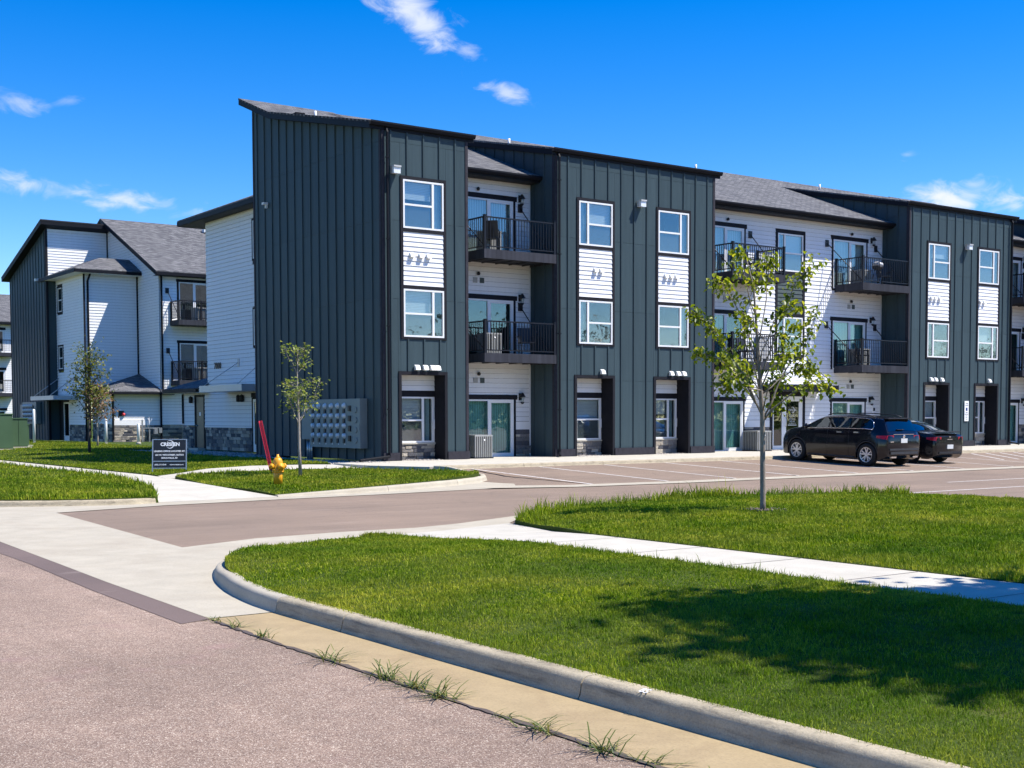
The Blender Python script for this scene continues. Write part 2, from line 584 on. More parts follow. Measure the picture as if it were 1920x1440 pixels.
M['lamp_grey'] = m_plain('lamp_housing', (0.50, 0.50, 0.49), 0.4, 0.1)
M['lens'] = m_plain('lamp_lens', (0.75, 0.78, 0.80), 0.15, 0.05)
M['ac'] = m_plain('condenser_grey', (0.33, 0.33, 0.31), 0.45, 0.08)
M['ac_dark'] = m_plain('condenser_core', (0.028, 0.028, 0.03), 0.7)
M['meter_box'] = m_plain('meter_cabinet', (0.165, 0.205, 0.210), 0.5, 0.08, 2.0, metal=0.15)
M['meter_glass'] = m_plain('meter_dome', (0.62, 0.66, 0.68), 0.12, 0.1)
M['black'] = m_plain('black_plastic', (0.014, 0.014, 0.016), 0.5, 0.2)
M['hydrant'] = m_plain('hydrant_yellow', (0.78, 0.36, 0.015), 0.42, 0.12, 9.0, bump=0.2)
M['red'] = m_plain('marker_red', (0.62, 0.018, 0.045), 0.45, 0.12, 5.0)
M['sign'] = m_plain('sign_black', (0.010, 0.011, 0.015), 0.4, 0.2)
M['ink'] = m_plain('white_print', (0.82, 0.82, 0.82), 0.5, 0.02)
M['paint_line'] = m_concrete('line_paint', (0.62, 0.58, 0.54), (0.25, 0.19, 0.18), 0.7, None, 5.0)
M['bark'] = m_bark('bark', (0.25, 0.205, 0.165))
M['bark_pale'] = m_bark('pale_bark', (0.34, 0.29, 0.24))
M['bark_dark'] = m_bark('dark_bark', (0.075, 0.06, 0.05))
M['leaf'] = m_leaf('leaves', [(0.0, (0.06, 0.10, 0.005)), (0.4, (0.17, 0.225, 0.010)), (0.8, (0.31, 0.355, 0.022)),
                              (1.0, (0.48, 0.47, 0.07))], 0.46)
M['leaf_pale'] = m_leaf('pale_leaves', [(0.0, (0.10, 0.15, 0.025)), (0.5, (0.19, 0.25, 0.05)), (1.0, (0.34, 0.35, 0.12))])
M['leaf_dark'] = m_leaf('dark_leaves', [(0.0, (0.04, 0.07, 0.012)), (0.5, (0.12, 0.155, 0.03)), (1.0, (0.32, 0.31, 0.09))], 0.4)
M['leaf_red'] = m_leaf('russet_leaves', [(0.0, (0.12, 0.06, 0.035)), (0.5, (0.26, 0.14, 0.08)), (1.0, (0.40, 0.29, 0.16))], 0.3)
M['transformer'] = m_plain('transformer_green', (0.060, 0.115, 0.058), 0.5, 0.1, 2.0)
M['paint_black'] = m_carpaint('black_car_paint', (0.0035, 0.0038, 0.0075))
M['paint_dark'] = m_carpaint('charcoal_car_paint', (0.008, 0.009, 0.011))
M['tyre'] = m_plain('tyre_rubber', (0.012, 0.012, 0.013), 0.8, 0.2)
M['alloy'] = m_plain('alloy_wheel', (0.66, 0.66, 0.68), 0.28, 0.06, 4.0, metal=0.55)
M['chrome'] = m_plain('chrome', (0.80, 0.80, 0.82), 0.12, 0.03, 4.0, metal=1.0)
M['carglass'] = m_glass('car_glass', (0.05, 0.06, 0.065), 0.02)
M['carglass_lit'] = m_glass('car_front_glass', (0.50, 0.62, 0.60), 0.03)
M['tail'] = m_plain('tail_lamp_red', (0.42, 0.006, 0.018), 0.15, 0.15, 20.0)
M['plate'] = m_plain('number_plate', (0.66, 0.68, 0.66), 0.4, 0.15, 60.0)
M['cladding'] = m_plain('bumper_plastic', (0.030, 0.031, 0.034), 0.55, 0.1)
M['door_grey'] = m_plain('door_paint', (0.045, 0.052, 0.055), 0.4, 0.08)
M['red_bell'] = m_plain('alarm_red', (0.55, 0.02, 0.03), 0.4, 0.1)
M['canopy'] = m_plain('canopy_metal', (0.42, 0.45, 0.48), 0.4, 0.05, 3.0, metal=0.3)
M['wood_far'] = m_leaf('far_wood', [(0.0, (0.015, 0.035, 0.010)), (0.6, (0.035, 0.07, 0.018)), (1.0, (0.07, 0.11, 0.03))], 0.2)

# ------------------------------------------------------------------ object helpers
BASE = {}


def link(o):
    COL.objects.link(o)
    return o


def parent_to(o, p):
    if p is None:
        return o
    o.parent = p
    if p.name in BASE:                       # an Empty that stands at its thing's base
        o.matrix_parent_inverse = Matrix.Translation(-BASE[p.name])
    return o


def tag(o, label=None, cat=None, group=None, kind=None):
    for k, v in (('label', label), ('category', cat), ('group', group), ('kind', kind)):
        if v:
            o[k] = v
    return o


def thing(name, label, cat, loc=(0, 0, 0), group=None, world_children=True):
    o = bpy.data.objects.new(name, None)
    link(o)
    o.empty_display_size = 0.3
    o.location = loc
    if world_children:
        BASE[o.name] = Vector(loc)
    return tag(o, label, cat, group)


def obj(name, me, mat=None, parent=None):
    o = bpy.data.objects.new(name, me)
    if mat is not None and not me.materials:
        me.materials.append(M[mat] if isinstance(mat, str) else mat)
    link(o)
    return parent_to(o, parent)


def mesh(name, verts, faces, smooth=False):
    me = bpy.data.meshes.new(name)
    me.from_pydata([tuple(v) for v in verts], [], faces)
    me.update()
    if smooth:
        me.polygons.foreach_set('use_smooth', [True] * len(me.polygons))
    return me


BOXF = [(0, 3, 2, 1), (4, 5, 6, 7), (0, 1, 5, 4), (1, 2, 6, 5), (2, 3, 7, 6), (3, 0, 4, 7)]


def box_vf(b):
    x0, x1, y0, y1, z0, z1 = b
    return [(x0, y0, z0), (x1, y0, z0), (x1, y1, z0), (x0, y1, z0), (x0, y0, z1), (x1, y0, z1), (x1, y1, z1), (x0, y1, z1)]


def boxes_mesh(name, boxes):
    v, f = [], []
    for b in boxes:
        n = len(v)
        v += box_vf(b)
        f += [tuple(i + n for i in q) for q in BOXF]
    return mesh(name, v, f)


UNIT = {}


def unit(mat, kind='box'):
    k = (mat, kind)
    if k in UNIT:
        return UNIT[k]
    if kind == 'box':
        me = boxes_mesh('unit_' + mat, [(-.5, .5, -.5, .5, -.5, .5)])
    elif kind == 'stone':
        bm = bmesh.new()
        bmesh.ops.create_cube(bm, size=1.0)
        bmesh.ops.bevel(bm, geom=list(bm.edges), offset=0.10, segments=1, affect='EDGES')
        r = random.Random(3)
        for v in bm.verts:
            v.co += Vector((r.uniform(-.05, .05), r.uniform(-.06, .06), r.uniform(-.05, .05)))
        me = bpy.data.meshes.new('unit_stone')
        bm.to_mesh(me)
        bm.free()
    elif kind == 'lapY':      # lap board on a wall facing -Y: thick at the foot
        me = mesh('unit_lap', [(-.5, .5, -.5), (.5, .5, -.5), (.5, .5, .5), (-.5, .5, .5),
                               (-.5, -.5, -.5), (.5, -.5, -.5), (.5, .1, .5), (-.5, .1, .5)],
                  [(0, 3, 2, 1)[::-1], (4, 5, 6, 7), (0, 1, 5, 4), (3, 7, 6, 2), (0, 4, 7, 3), (1, 2, 6, 5)])
    elif kind == 'lapX':      # the same on a wall facing -X
        me = mesh('unit_lapx', [(.5, -.5, -.5), (.5, .5, -.5), (.5, .5, .5), (.5, -.5, .5),
                                (-.5, -.5, -.5), (-.5, .5, -.5), (.1, .5, .5), (.1, -.5, .5)],
                  [(0, 1, 2, 3), (4, 7, 6, 5), (0, 4, 5, 1), (3, 2, 6, 7), (0, 3, 7, 4), (1, 5, 6, 2)])
    me.materials.append(M[mat])
    UNIT[k] = me
    return me


def bx(name, b, mat, parent, kind='box'):
    """one piece: a shared unit mesh, placed and scaled"""
    o = bpy.data.objects.new(name, unit(mat, kind))
    o.location = ((b[0] + b[1]) / 2, (b[2] + b[3]) / 2, (b[4] + b[5]) / 2)
    o.scale = (b[1] - b[0], b[3] - b[2], b[5] - b[4])
    link(o)
    return parent_to(o, parent)


class Front:                     # wall facing -Y
    lap = 'lapY'

    def __init__(s, y):
        s.y = y

    def b(s, u0, u1, d0, d1, z0, z1):
        return (u0, u1, s.y - d1, s.y - d0, z0, z1)

    def pt(s, u, d, z):
        return (u, s.y - d, z)


class Left:                      # wall facing -X
    lap = 'lapX'

    def __init__(s, x):
        s.x = x

    def b(s, u0, u1, d0, d1, z0, z1):
        return (s.x - d1, s.x - d0, u0, u1, z0, z1)

    def pt(s, u, d, z):
        return (s.x - d, u, z)


def prism(fr, poly, d0, d1):
    n = len(poly)
    v = [fr.pt(u, d0, z) for u, z in poly] + [fr.pt(u, d1, z) for u, z in poly]
    f = [tuple(range(n)), tuple(range(2 * n - 1, n - 1, -1))]
    f += [(i, i + n, (i + 1) % n + n, (i + 1) % n) for i in range(n)]
    me = mesh('prism', v, f)
    bm = bmesh.new()
    bm.from_mesh(me)
    bmesh.ops.recalc_face_normals(bm, faces=bm.faces)
    bm.to_mesh(me)
    bm.free()
    return me


def subtract(rect, holes):
    """rect minus holes, all (u0,u1,z0,z1) -> list of rects"""
    out = [rect]
    for h in holes:
        nxt = []
        for r in out:
            if h[0] >= r[1] or h[1] <= r[0] or h[2] >= r[3] or h[3] <= r[2]:
                nxt.append(r)
                continue
            if h[0] > r[0]:
                nxt.append((r[0], h[0], r[2], r[3]))
            if h[1] < r[1]:
                nxt.append((h[1], r[1], r[2], r[3]))
            a, b = max(r[0], h[0]), min(r[1], h[1])
            if h[2] > r[2]:
                nxt.append((a, b, r[2], h[2]))
            if h[3] < r[3]:
                nxt.append((a, b, h[3], r[3]))
        out = nxt
    return [r for r in out if r[1] - r[0] > 0.015 and r[3] - r[2] > 0.015]


def cut_rows(u0, u1, za, zb, holes):
    """a board u0..u1 x za..zb with holes: only whole-height pieces, cut left and right"""
    spans = [(u0, u1)]
    for h in holes:
        if h[2] >= zb - 0.02 or h[3] <= za + 0.02:
            continue
        nx = []
        for a, b in spans:
            if h[0] >= b or h[1] <= a:
                nx.append((a, b))
            else:
                if h[0] > a:
                    nx.append((a, h[0]))
                if h[1] < b:
                    nx.append((h[1], b))
        spans = nx
    return [s for s in spans if s[1] - s[0] > 0.03]


def sheathing(fr, u0, u1, z0, z1, holes, parent, depth=0.12, mat='sheath', name='sheathing', off=0.0):
    rs = subtract((u0, u1, z0, z1), holes)
    return obj(name, boxes_mesh(name, [fr.b(r[0], r[1], off - depth, off, r[2], r[3]) for r in rs]), mat, parent)


def lap_wall(fr, u0, u1, z0, z1, holes, parent, mat='lap', expo=0.165, pieces=True, name='lap_siding', off=0.0):
    """lap siding; each board an object of its own, or all in one mesh far away"""
    core = sheathing(fr, u0, u1, z0, z1, holes, parent, 0.10, 'sheath', name, off)
    z = z0
    v, f = [], []
    k = 0
    while z < z1 - 0.02:
        zt = min(z + expo, z1)
        for a, b in cut_rows(u0, u1, z, zt, holes):
            q = fr.b(a + 0.002, b - 0.002, off + 0.001, off + 0.036, z + 0.010, zt + 0.002)  # gap bares dark sheathing, standing in for the shadow line under each board
            if pieces:
                bx('siding_board', q, mat, core, fr.lap)
            else:
                n = len(v)
                src = unit(mat, fr.lap)
                c = ((q[0] + q[1]) / 2, (q[2] + q[3]) / 2, (q[4] + q[5]) / 2)
                s = (q[1] - q[0], q[3] - q[2], q[5] - q[4])
                v += [tuple(c[i] + p.co[i] * s[i] for i in range(3)) for p in src.vertices]
                f += [tuple(i + n for i in p.vertices) for p in src.polygons]
        z = zt
        k += 1
    if not pieces and v:
        o = obj('siding_boards', mesh('siding_boards', v, f), mat, core)
        o['kind'] = 'stuff'
    return core


def stone_wall(fr, u0, u1, z0, z1, parent, pieces=True, name='stone_wainscot', off=0.0, seed=1, holes=()):
    r = random.Random(seed)
    core = sheathing(fr, u0, u1, z0, z1, holes, parent, 0.10, 'mortar', name, off)
    z = z0
    v, f = [], []
    src = unit('stone', 'stone')
    while z < z1 - 0.03:
        h = r.uniform(0.085, 0.17)
        if z + h > z1 - 0.05:
            h = z1 - z
        u = u0
        while u < u1 - 0.02:
            w = r.uniform(0.16, 0.52)
            if u + w > u1 - 0.10:
                w = u1 - u
            if not any(h_[0] < u + w and h_[1] > u and h_[2] < z + h and h_[3] > z for h_ in holes):
                q = fr.b(u + 0.007, u + w - 0.007, off - 0.02, off + r.uniform(0.028, 0.062), z + 0.006, z + h - 0.006)
                if pieces:
                    bx('stone', q, 'stone', core, 'stone')
                else:
                    n = len(v)
                    c = ((q[0] + q[1]) / 2, (q[2] + q[3]) / 2, (q[4] + q[5]) / 2)
                    s = (q[1] - q[0], q[3] - q[2], q[5] - q[4])
                    v += [tuple(c[i] + p.co[i] * s[i] for i in range(3)) for p in src.vertices]
                    f += [tuple(i + n for i in p.vertices) for p in src.polygons]
            u += w
        z += h
    if not pieces and v:
        o = obj('stones', mesh('stones', v, f), 'stone', core)
        o['kind'] = 'stuff'
    return core


def clip_top(poly_u0, u1, z0, z1, top):
    """cell u0..u1 x z0..z1 under the line z<=top(u) -> polygon or None"""
    u0 = poly_u0
    t0, t1 = top(u0), top(u1)
    if t0 <= z0 and t1 <= z0:
        return None
    if t0 >= z1 and t1 >= z1:
        return [(u0, z0), (u1, z0), (u1, z1), (u0, z1)]
    p = [(u0, z0), (u1, z0)]
    p += [(u1, min(t1, z1))]
    if (t0 - z1) * (t1 - z1) < 0:
        uc = u0 + (u1 - u0) * (z1 - t0) / (t1 - t0)
        p += [(uc, z1)]
    p += [(u0, min(t0, z1))]
    return p


SEAMS = [2.635, 5.086, 7.524, 9.93]


def board_batten(fr, u0, u1, z0, top, battens, holes, parent, name, pieces=True, seams=SEAMS, edge_trim=0.10):
    """cement panels between seams and battens; each panel and each batten its own piece"""
    ztop = max(top(u0), top(u1))
    n = 24
    core_poly = [(u0, z0), (u1, z0)] + [(u1 + (u0 - u1) * i / n, top(u1 + (u0 - u1) * i / n)) for i in range(n + 1)]
    if holes:
        lim = min(top(u0), top(u1))
        core = sheathing(fr, u0, u1, z0, lim, holes, parent, 0.10, 'sheath', name)
        if ztop > lim + 0.05:
            obj('sheathing', prism(fr, [(u0, lim), (u1, lim), (u1, top(u1)), (u0, top(u0))], -0.10, 0), 'sheath', core)
    else:
        core = obj(name, prism(fr, core_poly, -0.10, 0), 'sheath', parent)
    cols = [u0] + [b for b in battens if u0 < b < u1] + [u1]
    rows = [z0] + [s for s in seams if z0 < s < ztop] + [ztop + 0.01]
    for a, b in zip(cols[:-1], cols[1:]):
        for c, d in zip(rows[:-1], rows[1:]):
            if min(top(a), top(b)) >= d:
                for r in subtract((a, b, c, d), holes):
                    bx('panel', fr.b(r[0] + .003, r[1] - .003, 0.001, 0.013, r[2] + .004, r[3] - .004), 'panel', core)
            else:
                p = clip_top(a + .003, b - .003, c + .004, d - .004, top)
                if p and not any(h[0] < b and h[1] > a and h[2] < d and h[3] > c for h in holes):
                    obj('panel', prism(fr, p, 0.001, 0.013), 'panel', core)
                elif p:
                    lim = min(top(a), top(b))
                    for r in subtract((a, b, c, lim), holes):
                        bx('panel', fr.b(r[0] + .003, r[1] - .003, 0.001, 0.013, r[2] + .004, r[3] - .004), 'panel', core)
    for u in battens:
        if not (u0 + 0.03 < u < u1 - 0.03):
            continue
        for r in subtract((u - .025, u + .025, z0, top(u) - 0.01), [(h[0] - .03, h[1] + .03, h[2], h[3]) for h in holes]):
            if r[1] - r[0] > 0.04:
                bx('batten', fr.b(r[0], r[1], 0.0135, 0.047, r[2], r[3]), 'batten', core)
    for a, b in ((u0, u0 + edge_trim), (u1 - edge_trim, u1)):
        bx('corner_trim', fr.b(a, b, 0.0135, 0.034, z0, min(top(a), top(b)) - 0.02), 'skirt', core)
    return core


def window(fr, u0, z0, w, h, parent, kind, off=0.0, blind='random', rnd=random, trim=0.10, mats=('glass', 'vinyl')):
    """frame with panes behind it; kind: narrow_left / narrow_right / single / slider"""
    fw = 0.055
    u1, z1 = u0 + w, z0 + h
    d0, d1 = off - 0.03, off + 0.045
    bars = [(u0, u0 + fw, d0, d1, z0, z1), (u1 - fw, u1, d0, d1, z0, z1),
            (u0 + fw, u1 - fw, d0, d1, z1 - fw, z1), (u0 + fw, u1 - fw, d0, d1, z0, z0 + fw)]
    panes = []
    if kind == 'slider':
        m = u0 + w * 0.5
        bars += [(m - .05, m + .05, d0, d1 - .004, z0 + fw, z1 - fw)]
        bars += [(m + .05, m + .10, d0, d1 - .012, z0 + fw, z1 - fw), (u1 - fw - .07, u1 - fw, d0, d1 - .012, z0 + fw, z1 - fw),
                 (m + .10, u1 - fw - .07, d0, d1 - .012, z1 - fw - .06, z1 - fw), (m + .10, u1 - fw - .07, d0, d1 - .012, z0 + fw, z0 + fw + .09)]
        panes = [(u0 + fw, m - .05, z0 + fw, z1 - fw), (m + .10, u1 - fw - .07, z0 + fw + .09, z1 - fw - .06)]
    else:
        nar = 0.40
        if kind == 'narrow_left':
            m = u0 + nar
            wide, slim = (m + .04, u1 - fw), (u0 + fw, m - .04)
        elif kind == 'narrow_right':
            m = u1 - nar
            wide, slim = (u0 + fw, m - .04), (m + .04, u1 - fw)
        else:
            m = None
            wide, slim = (u0 + fw, u1 - fw), None
        if m is not None:
            bars += [(m - .04, m + .04, d0, d1 - .004, z0 + fw, z1 - fw)]
        zc = z0 + h * 0.49
        bars += [(wide[0], wide[1], d0, d1 - .006, zc - .03, zc + .03)]
        panes = [(wide[0], wide[1], zc + .03, z1 - fw), (wide[0], wide[1], z0 + fw, zc - .03)]
        if slim:
            panes.append((slim[0], slim[1], z0 + fw, z1 - fw))
    fo = obj('window' if kind != 'slider' else 'patio_door', boxes_mesh('window', [fr.b(*q) for q in bars]), mats[1], parent)
    for i, (a, b, c, d) in enumerate(panes):
        bx('pane', fr.b(a, b, off + 0.004, off + 0.010, c, d), mats[0], fo)
        if kind != 'slider' and i == 1:
            bx('insect_screen', fr.b(a, b, off - .012, off - .010, c, d), 'screen', fo)
    # what stands behind the glass
    if kind == 'slider':
        a, b, c, d = panes[0]
        r = rnd.random()
        if blind == 'none':
            pass
        elif r < 0.45 or blind == 'full':
            bx('blind', fr.b(u0 + .03, u1 - .03, off - .16, off - .15, z0 + .05, z1 - .03), 'blind_v', fo)
        elif r < 0.8:
            bx('blind', fr.b(u0 + .03, u0 + w * .55, off - .16, off - .15, z0 + .05, z1 - .03), 'curtain', fo)
    elif blind != 'none':
        a, b, c, d = panes[0]
        r = rnd.random()
        if r < 0.6:
            bx('blind', fr.b(a - .02, b + .02, off - .12, off - .11, c + rnd.choice([0.0, -0.35, -0.6, 0.15]), d), 'blind_h', fo)
        if len(panes) > 2 and rnd.random() < 0.8:
            a, b, c, d = panes[2]
            bx('curtain', fr.b(a, b, off - .14, off - .13, c, d), 'curtain', fo)
    # room behind
    q = fr.b(u0 - .02, u1 + .02, off - 1.3, off - .035, z0 - .02, z1 + .02)
    v = box_vf(q)
    faces = [f for f in BOXF]
    drop = {'lapY': 2, 'lapX': 5}[fr.lap]
    me = mesh('room', v, [f for i, f in enumerate(faces) if i != drop])
    obj('room', me, 'room', fo)
    return fo


def grid_sheet(name, poly, zf, step, mat, skirt=0.5):
    """sheet with the outline poly, z from zf, inner points every step, and a skirt"""
    pts = [Vector(p) for p in densify(poly, step)]
    n0 = len(pts)
    xs = [p.x for p in pts]
    ys = [p.y for p in pts]
    inner = []
    if step < 900:
        X = np.arange(min(xs) + step * .5, max(xs), step)
        Y = np.arange(min(ys) + step * .5, max(ys), step)
        gx, gy = np.meshgrid(X, Y)
        P = np.stack([gx.ravel(), gy.ravel()], 1)
        if len(P):
            P = P[inside(poly, P) & (edge_dist(poly, P) > step * 0.35)]
            inner = [Vector((a, b)) for a, b in P]
    edges = [(i, (i + 1) % n0) for i in range(n0)]
    vs, es, fs, *_ = delaunay_2d_cdt(pts + inner, edges, [], 1, 1e-4)
    V = [(v.x, v.y, zf(v.x, v.y)) for v in vs]
    F = [tuple(f) for f in fs]
    if skirt:
        ring = [i for i in range(n0)]
        n = len(V)
        for i in ring:
            V.append((V[i][0], V[i][1], V[i][2] - skirt))
        for k in range(n0):
            F.append((ring[k], n + k, n + (k + 1) % n0, ring[(k + 1) % n0]))
    me = mesh(name, V, F)
    bm = bmesh.new()
    bm.from_mesh(me)
    bmesh.ops.recalc_face_normals(bm, faces=bm.faces)
    bm.to_mesh(me)
    bm.free()
    o = obj(name, me, mat)
    return o


def densify(poly, step):
    out = []
    n = len(poly)
    for i in range(n):
        a, b = Vector(poly[i]), Vector(poly[(i + 1) % n])
        k = max(1, int((b - a).length / max(step, 0.2)))
        for j in range(k):
            out.append(tuple(a.lerp(b, j / k)))
    return out


def inside(poly, P):
    x, y = P[:, 0], P[:, 1]
    r = np.zeros(len(P), bool)
    n = len(poly)
    for i in range(n):
        (x0, y0), (x1, y1) = poly[i], poly[(i + 1) % n]
        if y0 == y1:
            continue
        c = ((y0 > y) != (y1 > y)) & (x < (x1 - x0) * (y - y0) / (y1 - y0) + x0)
        r ^= c
    return r


def edge_dist(poly, P):
    d = np.full(len(P), 1e9)
    n = len(poly)
    for i in range(n):
        a, b = np.array(poly[i], float), np.array(poly[(i + 1) % n], float)
        ab = b - a
        L = (ab @ ab) or 1e-9
        t = np.clip(((P - a) @ ab) / L, 0, 1)
        d = np.minimum(d, np.hypot(*(P - (a + t[:, None] * ab)).T))
    return d


def arc(cx, cy, r, a0, a1, n):
    return [(cx + r * math.cos(math.radians(a0 + (a1 - a0) * i / n)), cy + r * math.sin(math.radians(a0 + (a1 - a0) * i / n)))
            for i in range(n + 1)]


def tube_mesh(bm_v, bm_f, pts, radii, seg=7, cap=True):
    """append a tapered tube through pts"""
    n0 = len(bm_v)
    k = len(pts)
    for i in range(k):
        p = Vector(pts[i])
        d = (Vector(pts[min(i + 1, k - 1)]) - Vector(pts[max(i - 1, 0)])).normalized()
        a = d.orthogonal().normalized() if abs(d.z) < 0.95 else d.cross(Vector((0, 1, 0))).normalized()
        if i == 0:
            ref = a
        a = (ref - d * ref.dot(d)).normalized()
        ref = a
        b = d.cross(a)
        for j in range(seg):
            t = 2 * math.pi * j / seg
            bm_v.append(tuple(p + (a * math.cos(t) + b * math.sin(t)) * radii[i]))
    for i in range(k - 1):
        for j in range(seg):
            q = n0 + i * seg
            bm_f.append((q + j, q + (j + 1) % seg, q + seg + (j + 1) % seg, q + seg + j))
    if cap:
        bm_f.append(tuple(n0 + j for j in range(seg))[::-1])
        bm_f.append(tuple(n0 + (k - 1) * seg + j for j in range(seg)))


def tube(name, pts, radii, mat, parent=None, seg=8, smooth=True):
    v, f = [], []
    if isinstance(radii, (int, float)):
        radii = [radii] * len(pts)
    tube_mesh(v, f, pts, radii, seg)
    return obj(name, mesh(name, v, f, smooth), mat, parent)


def lathe(name, prof, mat, parent=None, seg=20, center=(0, 0, 0), axis='z', smooth=True):
    v, f = [], []
    for r, z in prof:
        for j in range(seg):
            t = 2 * math.pi * j / seg
            x, y = r * math.cos(t), r * math.sin(t)
            p = {'z': (x, y, z), 'x': (z, x, y), 'y': (y, z, x)}[axis]
            v.append(tuple(p[i] + center[i] for i in range(3)))
    for i in range(len(prof) - 1):
        for j in range(seg):
            f.append((i * seg + j, i * seg + (j + 1) % seg, (i + 1) * seg + (j + 1) % seg, (i + 1) * seg + j))
    f.append(tuple(range(seg))[::-1])
    f.append(tuple((len(prof) - 1) * seg + j for j in range(seg)))
    return obj(name, mesh(name, v, f, smooth), mat, parent)


def text_mesh(body, size, align='CENTER', extrude=0.002, bold=0.0, spacing=1.0):
    cu = bpy.data.curves.new('text', 'FONT')
    cu.body = body
    cu.size = size
    cu.align_x = align
    cu.align_y = 'CENTER'
    cu.extrude = extrude
    cu.offset = bold
    cu.space_character = spacing
    cu.resolution_u = 3
    o = bpy.data.objects.new('text', cu)
    COL.objects.link(o)
    dg = bpy.context.evaluated_depsgraph_get()
    me = bpy.data.meshes.new_from_object(o.evaluated_get(dg))
    bpy.data.objects.remove(o)
    bpy.data.curves.remove(cu)
    me.materials.clear()
    return me


def place_text(name, body, size, origin, right, up, mat, parent, **k):
    me = text_mesh(body, size, **k)
    r, u = Vector(right).normalized(), Vector(up).normalized()
    n = r.cross(u)
    mt = Matrix(((r.x, u.x, n.x, origin[0]), (r.y, u.y, n.y, origin[1]), (r.z, u.z, n.z, origin[2]), (0, 0, 0, 1)))
    me.transform(mt)
    return obj(name, me, mat, parent)


# ================================================================== SITE
ZS = -0.345                                   # street and drive level; the building stands at 0


def sm(t):
    t = max(0.0, min(1.0, t))
    return t * t * (3 - 2 * t)


def zlot(x, y):
    return -0.11 + 0.037 * (y + 4.3)


def z_stall(x, y):
    k = 1 - (1 - sm((x + 1.4) / 3.4)) * sm((-4.4 - y) / 1.6)
    return ZS + (zlot(x, y) - ZS) * k


def z_lawn_front(x, y):
    return -0.214 - 0.10 * sm((y + 22.6) / 3.2) * sm((-11.2 - x) / -2.0 + 1.6) + 0.03 * sm((x + 15.1) / 1.5) * sm((-19.5 - y) / 3)


def z_walk_front(x, y):
    return -0.185 - 0.145 * sm((y + 22.0) / 2.8)


def z_lawn_right(x, y):
    return -0.18 - 0.10 * sm((y + 18.6) / 2.2) + 0.03 * sm((x + 9) / 3) * sm((-18 - y) / 3) - 0.085 * sm((-7.2 - x) / 1.3) * sm((y + 21.2) / 2.2)


def z_lawn_hyd(x, y):
    a = sm((x + 5) / 4) * sm((y + 9.8) / 3)
    b = sm((y + 6.5) / 4.5)
    return -0.205 + max(0.075 * a, 0.085 * b) - 0.09 * sm((-8.1 - y) / 1.3) * sm((-5.5 - x) / 1.5)


def z_lawn_left(x, y):
    return -0.215 + 0.02 * sm((y + 8) / 4)


def z_walk_north(x, y):
    return -0.335 + 0.135 * sm((y + 9.6) / 2.4)


def z_lawn_back(x, y):
    return -0.175 + 0.165 * sm((x + 7.6) / 4.5)


def structure(o, label, cat):
    return tag(o, label, cat, kind='structure')


structure(grid_sheet('ground', [(-400, -400), (900, -400), (900, 900), (-400, 900)], lambda x, y: -0.75, 999, 'soil', 0),
          'wide flat grassy ground running under and beyond the site', 'ground')
structure(grid_sheet('street', [(-30, -120), (-15.98, -120), (-16.03, -26), (-15.98, -24.6), (-15.72, -18), (-15.60, -10), (-15.6, 160), (-30, 160)],
                     lambda x, y: ZS, 999, 'street', 0), 'pink-grey aggregate asphalt street in the foreground', 'street')
structure(grid_sheet('street_patch', [(-16.27, -24.75), (-15.97, -24.65), (-15.86, -21.6), (-15.76, -19.6), (-15.62, -16.3), (-15.60, -6),
                                      (-15.88, -6), (-16.02, -18.0), (-16.05, -19.4), (-16.2, -22.2)],
                     lambda x, y: ZS + 0.004, 999, 'patch', 0), 'darker strip of newer asphalt along the driveway apron', 'asphalt patch')
lot = structure(grid_sheet('parking_lot', [(-14.2, -120), (90, -120), (90, -10.15), (-14.2, -7.5)], lambda x, y: ZS - 0.004, 999, 'asphalt', 0),
                'reddish asphalt drive and parking lot in front of the apartments', 'parking lot')
o = grid_sheet('stall_row', [(-1.6, -4.2), (45, -4.2), (45, -10.2), (-1.6, -10.2)], lambda x, y: z_stall(x, y) - (0.03 if y < -10.1 else 0), 0.9, 'asphalt', 0)
structure(o, 'gently sloping reddish asphalt parking stalls along the front walk', 'parking lot')
stalls = o



def smooth_path(P, n):
    out = []
    P = [Vector(p) for p in P]
    for i in range(len(P) - 1):
        p0, p1, p2, p3 = P[max(i - 1, 0)], P[i], P[i + 1], P[min(i + 2, len(P) - 1)]
        for k in range(n):
            t = k / n
            out.append(tuple(0.5 * ((2 * p1) + (p2 - p0) * t + (2 * p0 - 5 * p1 + 4 * p2 - p3) * t * t + (3 * p1 - p0 - 3 * p2 + p3) * t ** 3)))
    return out + [tuple(P[-1])]


def offset_path(P, d):
    P = [Vector(p) for p in P]
    out = []
    for i, p in enumerate(P):
        t = (P[min(i + 1, len(P) - 1)] - P[max(i - 1, 0)]).normalized()
        out.append((p.x + t.y * d, p.y - t.x * d))
    return out


